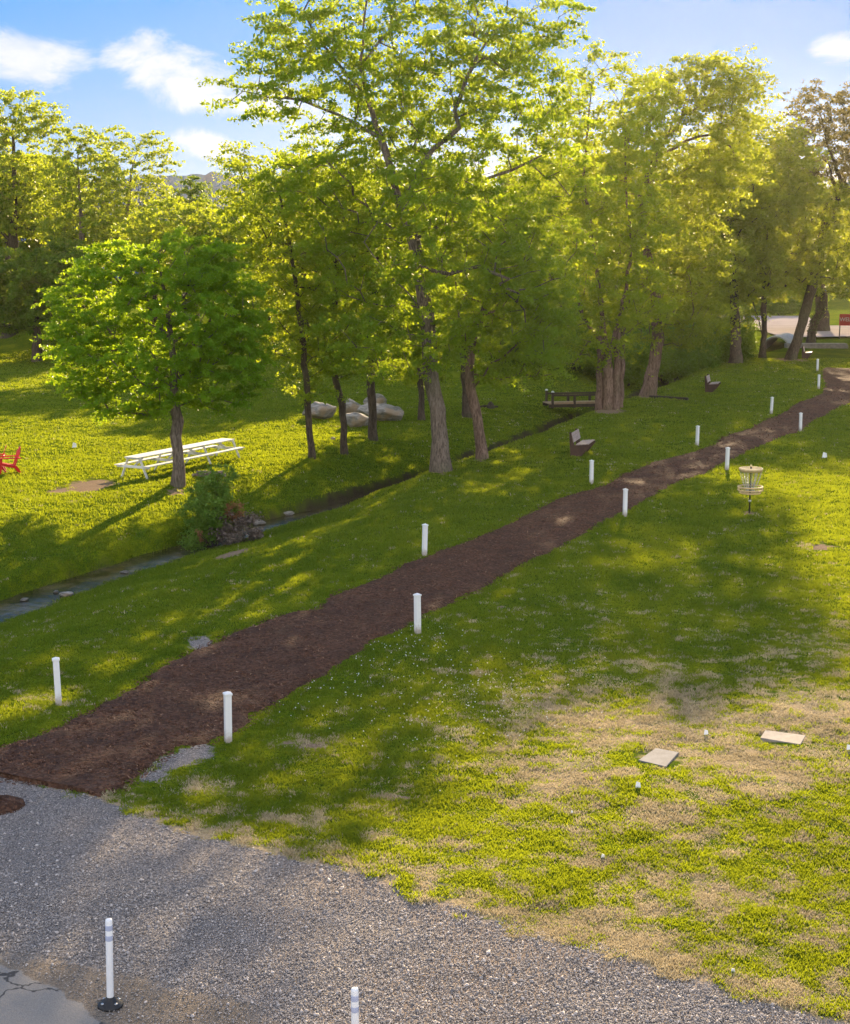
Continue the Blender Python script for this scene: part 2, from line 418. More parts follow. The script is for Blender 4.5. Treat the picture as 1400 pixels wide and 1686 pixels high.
t.link(col, p.inputs['Base Color'])
hgt = t.math('ADD', t.math('MULTIPLY', nf, .6), t.math('MULTIPLY', t.math('MULTIPLY', gmask, vor.outputs['Distance']), -.9))
hgt = t.math('MULTIPLY', hgt, t.ramp(amask, 0, 1, 1, .15))
t.link(t.bump(hgt, .9, .045), p.inputs['Normal'])

# mulch
m, t, out = new_mat('bark_mulch'); M['mulch'] = m
geo = t.add('ShaderNodeNewGeometry'); pos = geo.outputs['Position']
p = t.add('ShaderNodeBsdfPrincipled'); t.link(p.outputs[0], out.inputs[0]); p.inputs['Roughness'].default_value = .85; p.inputs['Specular IOR Level'].default_value = .2
v = t.add('ShaderNodeTexVoronoi'); v.inputs['Scale'].default_value = 22; t.link(pos, v.inputs['Vector'])
s_ = t.add('ShaderNodeSeparateColor'); t.link(v.outputs['Color'], s_.inputs[0])
c = t.mix(s_.outputs[0], (.060, .026, .013), (.17, .082, .046)); c = t.mix(t.ramp(s_.outputs[1], .86, .96), c, (.17, .10, .065))
c = t.mix(t.ramp(t.noise(1.2, 4, .6, pos), .4, .7, 0, .5), c, (.045, .026, .02))
t.link(c, p.inputs['Base Color']); t.link(t.bump(t.math('ADD', v.outputs['Distance'], t.noise(40, 4, .7, pos)), 1.0, .05), p.inputs['Normal'])

# water
m, t, out = new_mat('creek_water'); M['water'] = m
p = t.add('ShaderNodeBsdfPrincipled'); t.link(p.outputs[0], out.inputs[0])
geo = t.add('ShaderNodeNewGeometry'); pos = geo.outputs['Position']
t.link(t.mix(t.ramp(t.noise(1.3, 4, .6, pos), .4, .65), (.030, .026, .012), (.10, .082, .045)), p.inputs['Base Color'])
p.inputs['Roughness'].default_value = .04; p.inputs['IOR'].default_value = 1.33; p.inputs['Specular IOR Level'].default_value = .3
t.link(t.bump(t.noise(3.2, 5, .6, pos), .8, .05), p.inputs['Normal'])

# stones & boulders
m, t, out = new_mat('boulder_stone'); M['boulder'] = m
p = t.add('ShaderNodeBsdfPrincipled'); t.link(p.outputs[0], out.inputs[0]); p.inputs['Roughness'].default_value = .85
c_ = t.add('ShaderNodeTexCoord'); mp = t.add('ShaderNodeMapping'); mp.inputs['Scale'].default_value = (1, 1, 3.2); mp.inputs['Rotation'].default_value = (.25, .2, 0); t.link(c_.outputs['Object'], mp.inputs[0])
n = t.noise(2.2, 7, .68, mp.outputs[0], .8); n2 = t.noise(1.1, 3, .5, c_.outputs['Object'])
c = t.mix(t.ramp(n, .38, .62), (.16, .15, .135), (.38, .35, .31)); c = t.mix(t.ramp(n2, .5, .65, 0, .8), c, (.36, .25, .15))
t.link(c, p.inputs['Base Color']); t.link(t.bump(n, .9, .10), p.inputs['Normal'])
M['wet_stone'] = pbr('wet_stone', (.07, .062, .05), .3, (.16, .145, .12), 6, .6, 25)
m, t, out = new_mat('gravel_stones'); M['gravel_stone'] = m
p = t.add('ShaderNodeBsdfPrincipled'); t.link(p.outputs[0], out.inputs[0]); p.inputs['Roughness'].default_value = .8
t.link(t.mix(t.attr('tint'), (.11, .105, .105), (.62, .56, .52)), p.inputs['Base Color'])
m, t, out = new_mat('wood_chips'); M['chip'] = m
p = t.add('ShaderNodeBsdfPrincipled'); t.link(p.outputs[0], out.inputs[0]); p.inputs['Roughness'].default_value = .8
f = t.attr('tint'); c = t.mix(f, (.055, .024, .012), (.19, .09, .05)); c = t.mix(t.ramp(f, .93, 1.0), c, (.34, .21, .13)); t.link(c, p.inputs['Base Color'])
# road
M['road'] = pbr('pale_road', (.36, .31, .285), .9, (.30, .26, .24), .4, .2, 12, spec=0.0)
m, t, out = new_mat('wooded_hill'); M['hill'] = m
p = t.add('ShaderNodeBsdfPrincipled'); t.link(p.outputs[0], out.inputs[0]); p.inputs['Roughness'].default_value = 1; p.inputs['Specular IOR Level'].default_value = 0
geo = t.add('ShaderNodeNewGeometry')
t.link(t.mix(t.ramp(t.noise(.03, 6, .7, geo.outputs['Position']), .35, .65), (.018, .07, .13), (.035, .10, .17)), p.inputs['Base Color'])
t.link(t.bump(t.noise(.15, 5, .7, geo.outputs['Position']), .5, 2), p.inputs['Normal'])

# ------------------------------------------------------------------ ground regions (edges measured on the ground)
UP = [(-260, 1330), (-120, 1275), (0, 1230), (60, 1210), (120, 1185), (165, 1160), (215, 1135), (260, 1100), (320, 1072), (400, 1037), (470, 1012), (525, 1000), (545, 982), (620, 957), (665, 932), (700, 919), (760, 897), (830, 868), (880, 842), (912, 822), (960, 808), (995, 800), (1019, 784), (1070, 764), (1125, 750), (1176, 731), (1192, 717), (1235, 705), (1286, 682), (1314, 664), (1353, 648), (1359, 636), (1353, 618), (1357, 599), (1400, 593), (1500, 588), (1600, 586)]
LO = [(-260, 1360), (-120, 1305), (0, 1276), (25, 1295), (75, 1312), (165, 1315), (200, 1300), (240, 1270), (280, 1240), (340, 1222), (390, 1200), (425, 1170), (480, 1140), (530, 1115), (580, 1085), (605, 1058), (650, 1045), (700, 1015), (760, 985), (850, 937), (920, 903), (980, 865), (1040, 838), (1109, 796), (1164, 778), (1211, 752), (1243, 737), (1282, 721), (1318, 709), (1353, 686), (1400, 662), (1500, 630), (1600, 614)]
PATH = [flat(*q) for q in UP] + [flat(*q) for q in reversed(LO)]
GRAV_EDGE = [(-400, 1150), (-120, 1260), (0, 1255), (60, 1290), (100, 1300), (150, 1312), (185, 1325), (240, 1350), (300, 1375), (400, 1400), (520, 1425), (640, 1452), (760, 1500), (900, 1542), (1020, 1572), (1150, 1612), (1260, 1645), (1400, 1690), (1700, 1780)]
GRAVEL = [flat(*q) for q in GRAV_EDGE] + [(18, 6), (-30, 4)]
GRAVEL2 = [flat(*q) for q in [(225, 1290), (270, 1250), (330, 1222), (360, 1228), (345, 1250), (290, 1268), (262, 1290)]]
GRAVEL3 = [flat(*q) for q in [(305, 1050), (345, 1046), (352, 1062), (318, 1072)]]
ASPH = [flat(*q) for q in [(-400, 1540), (-100, 1572), (0, 1592), (60, 1612), (110, 1640), (150, 1665), (190, 1690), (260, 1760)]] + [(-6, 6), (-30, 4)]
DIRT = [flat(*q) for q in [(-400, 1520), (-100, 1562), (0, 1570), (100, 1580), (190, 1600), (300, 1625), (420, 1655), (480, 1690), (560, 1790)]] + [(-4, 6), (-30, 4)]
def gauss_spots(x, y, spots):
    v = np.zeros(np.shape(x))
    for px, py, rx, ry, a in spots:
        cx, cy = flat(px, py); ex, _ = flat(px+rx, py); _, ny = flat(px, py-ry)
        v = np.maximum(v, a*np.exp(-((x-cx)/(ex-cx))**2 - ((y-cy)/(ny-cy))**2))
    return v
DRY = [(1000, 1190, 230, 50, .75), (920, 1280, 110, 55, .85), (1130, 1160, 120, 60, .75), (1320, 1170, 140, 55, .8), (1260, 1260, 120, 40, .8), (1200, 1470, 130, 25, .7), (1320, 1540, 100, 30, .6),
       (650, 1310, 60, 15, .7), (470, 1350, 130, 25, .7), (330, 1300, 90, 20, .7), (520, 1225, 60, 14, .75), (1350, 900, 50, 12, .8), (960, 1420, 70, 14, .5), (1050, 1500, 120, 14, .6), (60, 1150, 60, 20, .5),
       (1300, 1060, 160, 40, .45), (1100, 1350, 100, 25, .5), (140, 800, 60, 16, .7), (380, 790, 50, 10, .5), (560, 1340, 80, 25, .45), (640, 1380, 120, 20, .55)]
BARE = [(515, 1228, 42, 11, .8), (475, 1222, 30, 8, .7), (660, 1308, 35, 8, .75), (470, 1375, 60, 10, .5), (145, 798, 55, 14, .95), (100, 805, 40, 8, .8), (1350, 902, 42, 8, .8), (1010, 1188, 60, 8, .5), (40, 1165, 30, 10, .6),
        (1235, 845, 16, 5, .8), (440, 1285, 25, 6, .6), (1260, 1590, 40, 10, .6), (385, 885, 45, 20, .8), (290, 805, 25, 8, .7), (120, 825, 14, 4, .8), (725, 778, 25, 7, .7), (790, 757, 22, 6, .7), (1000, 676, 40, 8, .9), (1065, 652, 30, 6, .9),
        (1160, 1200, 60, 12, .35), (825, 1000, 14, 3, .7), (1300, 592, 40, 5, .8), (45, 1165, 60, 10, .4)]
def masks(x, y):
    g = np.maximum(sdist(x, y, GRAVEL), np.maximum(sdist(x, y, GRAVEL2), sdist(x, y, GRAVEL3)))
    dry = gauss_spots(x, y, DRY)
    d_edge = -sdist(x, y, GRAVEL)
    dry = np.maximum(dry, .78 * np.exp(-(np.clip(d_edge, 0, 9) / .75)**2) * (fbm(x, y, .9, 3, 31)*.7 + .65))
    dry = np.clip(dry + (fbm(x, y, .45, 4, 21) - .5) * .7 * (y < 48) + .10 * ((x > 2) & (y < 28)), 0, 1)
    bare = gauss_spots(x, y, BARE)
    d, s = creek_s(x, y)
    mud = 1 - sstep(.38, .66, d + (fbm(x, y, 3.0, 3, 41) - .5) * .35)
    return g, dry, bare, mud

rows = [6.0]
while rows[-1] < 420: rows.append(rows[-1] + (rows[-1] + 8) * .0030)
while rows[-1] < 850: rows.append(rows[-1] * 1.04)
rows = [q for q in rows if q < 870]
rows = np.array(rows)
us = [0.0]
while us[-1] < 1.6: us.append(us[-1] + (.0021 if us[-1] < .36 else .0021 + (us[-1] - .36) * .12))
us = np.array([-u for u in us[:0:-1]] + us)
U, R = np.meshgrid(us, rows); X = U * (R + 9); Yg = R
Z = terrain(X, Yg)
g_, dry_, bare_, mud_ = masks(X, Yg)
Z = Z + np.where(g_ > 0, (fbm(X, Yg, 9, 2, 51) - .5) * .02, (fbm(X, Yg, 5, 3, 52) - .5) * .05 * (Yg < 70))
nr, nc = X.shape
idx = np.arange(nr*nc).reshape(nr, nc)
F4 = np.stack([idx[:-1, :-1], idx[:-1, 1:], idx[1:, 1:], idx[1:, :-1]], -1).reshape(-1, 4)
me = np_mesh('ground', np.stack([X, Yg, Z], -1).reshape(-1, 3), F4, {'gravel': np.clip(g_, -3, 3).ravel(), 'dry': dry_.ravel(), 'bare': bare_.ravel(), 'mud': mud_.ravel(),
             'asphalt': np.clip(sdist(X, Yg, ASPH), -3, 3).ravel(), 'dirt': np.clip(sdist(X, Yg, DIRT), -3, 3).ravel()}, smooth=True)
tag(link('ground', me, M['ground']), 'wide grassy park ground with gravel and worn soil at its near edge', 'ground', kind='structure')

# mulch path: low raised bed draped over the ground
def strip_mesh(name, A, B, nacross, zfun, mat, step=.12, ymax=200):
    pass
def resample(pts, n):
    P = np.array(pts); d = np.r_[0, np.cumsum(np.hypot(*(P[1:]-P[:-1]).T))]
    s = np.linspace(0, d[-1], n); return np.stack([np.interp(s, d, P[:, 0]), np.interp(s, d, P[:, 1])], -1)
up_g = np.array([flat(*q) for q in UP]); lo_g = np.array([flat(*q) for q in LO])
# parametrise both edges by progress so cross-sections stay roughly square
n_al = 1500; n_ac = 46
def by_progress(P, n):
    c = np.array([.45, .89]); s = P @ c; s = np.maximum.accumulate(s + np.arange(len(s))*1e-4)
    return s
su, sl = by_progress(up_g, 0), by_progress(lo_g, 0)
s_all = np.linspace(max(su[0], sl[0]), min(su[-1], sl[-1]), n_al)
# near part denser
s_all = s_all[0] + (s_all[-1]-s_all[0]) * np.linspace(0, 1, n_al)**1.7
EU = np.stack([np.interp(s_all, su, up_g[:, 0]), np.interp(s_all, su, up_g[:, 1])], -1)
EL = np.stack([np.interp(s_all, sl, lo_g[:, 0]), np.interp(s_all, sl, lo_g[:, 1])], -1)
k = np.linspace(0, 1, n_ac)[None, :, None]
PP = EU[:, None, :] * (1-k) + EL[:, None, :] * k
wd = np.linalg.norm(EU-EL, axis=1)[:, None]
ed = np.minimum(k[..., 0], 1-k[..., 0]) * wd
jit = (fbm(PP[..., 0], PP[..., 1], 2.2, 4, 61) - .5) * .38 * np.exp(-ed/.35)
nrm = (EL-EU)/np.maximum(wd, 1e-6)
PP = PP + nrm[:, None, :] * jit[..., None]
pz = terrain(PP[..., 0], PP[..., 1]) + .045*sstep(0, .25, ed) - .03*(1-sstep(0, .12, ed)) + (fbm(PP[..., 0], PP[..., 1], 7, 3, 62)-.5)*.05 + (fbm(PP[..., 0], PP[..., 1], .9, 3, 63)-.5)*.05 + .02
idx = np.arange(PP.shape[0]*PP.shape[1]).reshape(PP.shape[0], PP.shape[1])
F4 = np.stack([idx[:-1, :-1], idx[:-1, 1:], idx[1:, 1:], idx[1:, :-1]], -1).reshape(-1, 4)
me = np_mesh('mulch_path', np.concatenate([PP, pz[..., None]], -1).reshape(-1, 3), F4, smooth=True)
tag(link('mulch_path', me, M['mulch']), 'long dark brown bark mulch path crossing the lawn between white posts', 'path', kind='structure')
PATH_FINE = [tuple(q) for q in EU[::12]] + [tuple(q) for q in EL[::-12]]

# creek water
cp = resample(CREEK, 260); dirc = np.gradient(cp, axis=0); dirc /= np.linalg.norm(dirc, axis=1)[:, None]
nv = np.stack([-dirc[:, 1], dirc[:, 0]], -1); offs = np.linspace(-1.7, 1.7, 5)
wv_ = cp[:, None, :] + nv[:, None, :]*offs[None, :, None]
wz = np.full(wv_.shape[:2], -.99)
idx = np.arange(wv_.shape[0]*5).reshape(-1, 5)
F4 = np.stack([idx[:-1, :-1], idx[:-1, 1:], idx[1:, 1:], idx[1:, :-1]], -1).reshape(-1, 4)
me = np_mesh('water', np.concatenate([wv_, wz[..., None]], -1).reshape(-1, 3), F4, smooth=True)
tag(link('water', me, M['water']), 'shallow creek water reflecting the sky between grassy banks', 'water', kind='structure')

# far road and parking area
rd = [flat(1235, 556), flat(1420, 548), flat(1900, 542), (160, 176), (120, 176), (62, 178), (60, 250), (36, 250), (30, 160)]
b = bmesh.new(); vs = [b.verts.new((x, y, .22)) for x, y in [(34, 139), (60, 146), (140, 150), (140, 165), (44, 164), (50, 192), (38, 194)]]
b.faces.new(vs); me = bpy.data.meshes.new('road'); b.to_mesh(me); b.free()
tag(link('road', me, M['road']), 'pale sunlit road and parking area beyond the lawn', 'road', kind='structure')

# hills
def ridge(name, Yd, prof, label, amp, step, seed, depth):
    xs = np.arange(-1.0, 1.0, step); vs = []; nd = 14
    base = np.interp(xs*F + CX, [q[0] for q in prof], [q[1] for q in prof])
    topz = H + (HOR - base)/F*Yd + (fbm(xs*900, xs*0, .12, 4, seed) - .5)*amp
    rr = []
    for j in range(nd):
        f = j/(nd-1); yy = Yd - depth*(1-f); zz = topz*np.sin(f*PI/2)**1.1 * (1 + .1*(fbm(xs*200, xs*0+j*3, .3, 3, seed+9)-.5)*(f < 1))
        rr.append(np.stack([xs*yy, np.full_like(xs, yy), zz-2], -1))
    rr.append(np.stack([xs*Yd*1.05, np.full_like(xs, Yd*1.05), np.full_like(xs, -5.)], -1))
    A = np.stack(rr); idx = np.arange(A.shape[0]*A.shape[1]).reshape(A.shape[:2])
    F4 = np.stack([idx[:-1, :-1], idx[:-1, 1:], idx[1:, 1:], idx[1:, :-1]], -1).reshape(-1, 4)
    tag(link(name, np_mesh(name, A.reshape(-1, 3), F4, smooth=True), M['hill']), label, 'hills', kind='structure')
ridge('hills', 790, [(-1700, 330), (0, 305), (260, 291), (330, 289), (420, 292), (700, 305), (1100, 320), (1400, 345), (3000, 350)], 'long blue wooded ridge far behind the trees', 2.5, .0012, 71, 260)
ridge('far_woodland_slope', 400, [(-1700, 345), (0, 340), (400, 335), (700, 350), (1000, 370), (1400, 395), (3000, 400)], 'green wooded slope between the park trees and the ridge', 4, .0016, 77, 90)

# ------------------------------------------------------------------ trees
def tube_chains(nodes, parent, rad):
    """numpy tubes along the chains of a skeleton"""
    n = len(nodes); kids = [[] for _ in range(n)]
    for i in range(n):
        if parent[i] >= 0: kids[parent[i]].append(i)
    V, Fc = [], []; base = 0
    starts = [(i, None) for i in range(n) if parent[i] < 0]
    while starts:
        i, par = starts.pop()
        ch = [] if par is None else [par]
        ch.append(i); rs = []
        cur = i
        while kids[cur]:
            ks = sorted(kids[cur], key=lambda q: -rad[q])
            for q in ks[1:]: starts.append((q, cur))
            cur = ks[0]; ch.append(cur)
        P = nodes[ch]; r = rad[ch].copy()
        if par is not None: r[0] = min(r[0], r[1]*1.15)
        if len(P) < 2: continue
        sg = 12 if r.max() > .15 else (7 if r.max() > .05 else 4)
        T = np.gradient(P, axis=0); T /= np.maximum(np.linalg.norm(T, axis=1), 1e-9)[:, None]
        ref = np.array([1., 0, 0]) if abs(T[0, 0]) < .9 else np.array([0, 1., 0])
        ang = np.arange(sg)*2*PI/sg; rings = []
        for q in range(len(P)):
            x = ref - T[q]*ref.dot(T[q]); x /= np.linalg.norm(x); y = np.cross(T[q], x); ref = x
            lump = 1.0
            if r[q] > .1: lump = 1 + .10*np.sin(ang*3 + P[q, 2]*1.3) + .06*np.sin(ang*5 - P[q, 2]*2.1)
            rings.append(P[q] + (np.cos(ang)*lump)[:, None]*x*r[q] + (np.sin(ang)*lump)[:, None]*y*r[q])
        V.append(np.concatenate(rings)); L = len(P)
        a = (np.arange(L-1)[:, None]*sg + np.arange(sg)[None, :]); b_ = (np.arange(L-1)[:, None]*sg + (np.arange(sg)[None, :]+1) % sg)
        Fc.append(np.stack([a, b_, b_+sg, a+sg], -1).reshape(-1, 4) + base); base += L*sg
    return np.concatenate(V), np.concatenate(Fc)

def leaf_cloud(R, centers, per, puff, size, flat_=.7, droop=0.0, dirs=None):
    """one rhombic leaf per row, returns verts, faces, tint. dirs: twig directions, along which the leaves are strung"""
    n = len(centers)*per
    c = np.repeat(centers, per, 0); m_ = len(centers)
    d = R.normal(0, 1, (n, 3)); d /= np.linalg.norm(d, axis=1)[:, None]; d *= (R.uniform(0, 1, n)**.5)[:, None]
    if dirs is None:
        ps = np.repeat(R.uniform(.7, 1.25, m_), per)[:, None]
        pos = c + d*np.array([puff, puff, puff*flat_])*ps
    else:
        # three short twigs per tuft, each a drooping spray
        K = 3; tw = []
        for k_ in range(K):
            v = dirs + R.normal(0, .55, (m_, 3)); v[:, 2] = v[:, 2]*.55 + .05; v /= np.linalg.norm(v, axis=1)[:, None]; tw.append(v)
        tw = np.stack(tw, 1); L_ = puff*R.uniform(.9, 2.3, (m_, K)); ki = R.integers(0, K, n); ci = np.repeat(np.arange(m_), per)
        u = R.uniform(-.25, 1, n)**1; l_ = L_[ci, ki]; ax = tw[ci, ki]
        pos = c + ax*(u*l_)[:, None] + d*np.array([puff*.42, puff*.42, puff*.30])*(1.15-.55*np.clip(u, 0, 1))[:, None]
        pos[:, 2] -= (np.clip(u, 0, 1)**2)*l_*.28
    s = size*R.uniform(.45, 1.3, n)
    a = R.normal(0, 1, (n, 3)); a[:, 2] = a[:, 2]*.75 - droop; a /= np.linalg.norm(a, axis=1)[:, None]
    nn = R.normal(0, 1, (n, 3)); nn[:, 2] += .9; b_ = np.cross(a, nn); b_ /= np.maximum(np.linalg.norm(b_, axis=1), 1e-6)[:, None]
    up = np.cross(b_, a)
    s = s[:, None]; wl = R.uniform(.22, .36, n)[:, None]
    V = np.stack([pos - a*s*.5, pos + b_*s*wl + up*s*.10, pos + a*s*.6, pos - b_*s*wl + up*s*.10], 1).reshape(-1, 3)
    Fc = np.arange(n*4).reshape(-1, 4)
    ct = np.repeat(R.uniform(0, 1, m_), per)
    tint = np.clip(.72*ct + .36*R.uniform(0, 1, n) - .04, 0, 1)
    return V, Fc, np.repeat(tint, 4)

def tree(name, label, cat, base, trunk, lobes, n_cl, per, puff, leaf, lmat, bmat='bark', r_base=.2, seed=1, limbs=(), flare=1.6, flat_=.7, group=None, mind=.5,
         twig=.012, shell=.35, droop=0.3, lean_cost=.7, bare_tips=0, expo=2.25, extra=None):
    """base: world point. trunk/limbs: polylines of world points. lobes: (centre, (rx,ry,rz)).
    Limbs are grown from the trunk to points spread through the lobes; each point carries a tuft of leaves."""
    R = np.random.default_rng(seed)
    base = np.array(base, float); nodes = []; par = []
    def poly(pts, p0):
        pts = np.array(pts, float); prev = p0
        for i in range(len(pts)-1 if p0 is None or p0 < 0 else len(pts)-1):
            L = np.linalg.norm(pts[i+1]-pts[i]); k_ = max(2, int(L/.45))
            for j in range(k_):
                f = (j+1)/k_
                if prev is None or prev < 0 and not nodes:
                    nodes.append(pts[0]-base); par.append(-1); prev = 0
                q = pts[i]*(1-f)+pts[i+1]*f - base + R.normal(0, .025, 3)
                nodes.append(q); par.append(prev); prev = len(nodes)-1
    poly(trunk, -1)
    for lb in limbs:
        l0 = np.array(lb[0], float)-base
        j = int(np.argmin(np.linalg.norm(np.array(nodes)-l0, axis=1)))
        poly([nodes[j]+base]+list(lb[1:]), j)
    # targets
    vol = np.array([rx*ry*rz for _, (rx, ry, rz) in lobes]); vol = vol**(.8); vol /= vol.sum()
    T = []
    for (c, rr), w in zip(lobes, vol):
        n_ = max(3, int(round(n_cl*w))); c = np.array(c, float)-base; rr = np.array(rr); k_ = 0; tries = 0
        while k_ < n_ and tries < n_*12:
            tries += 1
            d = R.normal(0, 1, 3); d /= np.linalg.norm(d); d *= (shell + (1-shell)*R.uniform()**.6)
            q = c + d*rr
            if T and np.min(np.linalg.norm(np.array(T)-q, axis=1)) < mind: continue
            T.append(q); k_ += 1
    T = np.array(T); N0 = np.array(nodes)
    dn = np.array([np.min(np.linalg.norm(N0-q, axis=1)) for q in T]); order = np.argsort(dn + R.uniform(0, 1.0, len(T)))
    buf = np.zeros((len(nodes)+len(T)*40, 3)); buf[:len(nodes)] = N0; cnt = len(nodes)
    zmin = nodes[0][2] + .25*(max(q[2] for q in nodes))
    for q in T[order]:
        d = buf[:cnt]-q; L = np.linalg.norm(d, axis=1)
        cost = L + lean_cost*np.clip(d[:, 2] + .2*L, 0, None) + (buf[:cnt, 2] < min(1.2, q[2]))*3
        j = int(np.argmin(cost)); L = L[j]; k_ = int(np.clip(L/.45, 1, 38)); p0 = buf[j].copy(); prev = j
        side = R.normal(0, .09*L, 3); side[2] = .10*L
        for i in range(k_):
            f = (i+1)/k_
            qq = p0*(1-f)+q*f + side*math.sin(PI*f) + (R.normal(0, .03, 3) if i < k_-1 else 0)
            buf[cnt] = qq; par.append(prev); prev = cnt; cnt += 1
    nodes = buf[:cnt]; par = np.array(par)
    rad = np.zeros(cnt); acc = np.zeros(cnt)
    for i in range(cnt-1, -1, -1):
        acc[i] = max(acc[i], twig**expo)
        if par[i] >= 0: acc[par[i]] += acc[i]
    # pipe model: count tips rather than nodes
    acc = np.zeros(cnt); haskid = np.zeros(cnt, bool); haskid[par[par >= 0]] = True
    for i in range(cnt-1, -1, -1):
        if not haskid[i]: acc[i] = twig**expo
        if par[i] >= 0: acc[par[i]] += acc[i]
    rad = acc**(1/expo)
    sc_ = r_base/rad[0]; rad = np.where(rad > .03, rad*(1 + (sc_-1)*np.clip((rad-.03)/(rad[0]-.03), 0, 1)), rad)
    hgt = nodes[:, 2]-nodes[0, 2]
    rad = rad*(1 + (flare-1)*np.exp(-hgt/(2.2*r_base))*(hgt < 4*r_base+.3)*(np.linalg.norm(nodes[:, :2]-nodes[0, :2], axis=1) < 1.0))
    nodes[0, 2] -= .25
    V, Fc = tube_chains(nodes, par, rad)
    root = empty(name, tuple(base), 0, label, cat, group)
    link('trunk', np_mesh('trunk', V, Fc, smooth=True), M[bmat], root)
    cen = T if not bare_tips else T[R.uniform(0, 1, len(T)) > bare_tips]
    # a second tuft midway along each twig keeps the crown from reading as separate balls
    ax_ = np.array([np.interp(cen[:, 2], N0[:, 2][np.argsort(N0[:, 2])], N0[:, q][np.argsort(N0[:, 2])]) for q in (0, 1)]).T
    dr_ = np.concatenate([cen[:, :2]-ax_, np.zeros((len(cen), 1))], 1); dr_ /= np.maximum(np.linalg.norm(dr_, axis=1), .3)[:, None]; dr_[:, 2] += .25
    V, Fc, tint = leaf_cloud(R, cen, per, puff, leaf, flat_, droop, dr_)
    link('crown', np_mesh('crown', V, Fc, {'tint': tint}), M[lmat], root)
    return root

def px_tree(name, label, cat, bpx, trunk_px, lobes_px, limbs_px=(), Y=None, zs=1.0, **kw):
    """trunk and crown given by bearings seen from the road, turned into metres at the tree's own distance"""
    if Y is None: b = G(*bpx)
    else:
        q = at_depth(bpx[0], bpx[1], Y); b = Vector((q.x, Y, tz(q.x, Y)))
    s = b.y/F
    def w(q):
        v = at_depth(q[0], q[1], b.y + (q[2] if len(q) > 2 else 0)); return (v.x, v.y, v.z)
    trunk = [tuple(b)] + [w(q) for q in trunk_px]
    limbs = [[w(q) for q in L] for L in limbs_px]
    lob = []
    for q in lobes_px:
        dy = q[4] if len(q) > 4 else 0
        lob.append((w((q[0], q[1], dy)), (q[2]*s, (q[2]+q[3])/2*s*zs, q[3]*s)))
    return tree(name, label, cat, tuple(b), trunk, lob, limbs=limbs, **kw)

TREES = {}
# the round maple beside the picnic table
px_tree('maple_tree', 'round bright green tree with dense low crown beside the white picnic table', 'tree', (292, 800),
        [(293, 740), (288, 670), (285, 600), (280, 540), (272, 470), (262, 430)],
        [(255, 560, 140, 115), (170, 500, 80, 75), (340, 520, 90, 100), (158, 590, 66, 66), (345, 610, 90, 70), (230, 640, 100, 55), (270, 450, 110, 65), (140, 545, 50, 50), (200, 440, 70, 45), (330, 440, 60, 45), (380, 560, 55, 70)],
        n_cl=460, per=230, puff=.40, leaf=.115, lmat='leaf_maple', bmat='bark', r_base=.18, seed=3, flare=1.6, mind=.42, flat_=.75)
# the tall one in the middle
px_tree('hackberry_tree', 'tallest tree, leaning grey furrowed trunk on the near creek bank at the centre', 'tree', (727, 775),
        [(722, 700), (713, 620), (702, 520), (692, 440), (684, 395), (663, 343), (645, 285), (626, 226), (605, 160), (594, 107), (600, 40), (610, -40), (615, -110)],
        [(640, 60, 170, 90), (560, 150, 130, 80), (500, 60, 85, 70), (400, 150, 42, 26), (455, 165, 50, 35), (470, 100, 55, 50), (700, 170, 150, 100, 1), (880, 30, 80, 38), (800, 80, 110, 60), (850, 190, 100, 90, -1), (620, 280, 160, 80, 1),
         (540, 300, 110, 60), (800, 330, 130, 90), (760, 430, 130, 80, -1.5), (620, 420, 110, 90, 1), (700, 540, 90, 60, -1), (850, 450, 80, 80), (880, 540, 45, 60), (580, -60, 150, 60), (740, -50, 130, 50), (600, 560, 60, 60, -1.5), (660, 600, 60, 40, -1.0), (930, 310, 40, 60), (930, 400, 36, 46), (720, 330, 110, 70, -2)],
        limbs_px=[[(684, 395), (705, 381), (753, 343), (796, 296), (843, 279), (898, 253), (930, 225)], [(663, 343), (693, 274), (714, 244), (757, 210), (748, 180), (770, 130), (800, 70), (850, 30)],
                  [(626, 226, 0), (560, 190), (500, 165), (440, 160), (400, 150)], [(605, 160), (560, 110), (520, 60), (500, 20)], [(594, 107), (640, 50), (660, -30)],
                  [(702, 520), (670, 480, -2), (630, 440, -2), (600, 400, -2)], [(692, 440), (740, 450, -2), (790, 440, -2.5), (840, 460, -2)]],
        n_cl=760, per=150, puff=.55, leaf=.145, lmat='leaf_main', bmat='bark', r_base=.27, seed=5, flare=1.75, mind=.55, flat_=.6, droop=.6, zs=.8)
px_tree('hackberry_tree', 'leaning reddish trunk tree on the near bank just right of the tallest tree', 'tree', (795, 755),
        [(785, 690), (772, 620), (780, 560), (800, 500), (820, 440), (840, 380)],
        [(830, 560, 70, 60), (860, 470, 75, 80), (800, 600, 50, 34), (880, 580, 50, 45), (760, 520, 60, 50, -1), (830, 390, 70, 70), (900, 500, 40, 70)],
        n_cl=230, per=120, puff=.5, leaf=.14, lmat='leaf_main', bmat='bark_red', r_base=.19, seed=6, flare=1.5, droop=.7)
px_tree('slender_tree', 'first slender trunk left of the boulders, straight and thin on the far bank', 'tree', (515, 755),
        [(508, 690), (506, 640), (500, 560), (485, 450), (475, 380), (460, 320)],
        [(430, 350, 60, 80), (400, 270, 36, 30), (470, 440, 70, 90), (500, 560, 60, 60), (510, 640, 32, 28), (440, 510, 55, 60), (480, 290, 55, 45)],
        n_cl=260, per=110, puff=.5, leaf=.135, lmat='leaf_mid', bmat='bark_dark', r_base=.12, seed=7, flare=1.4)
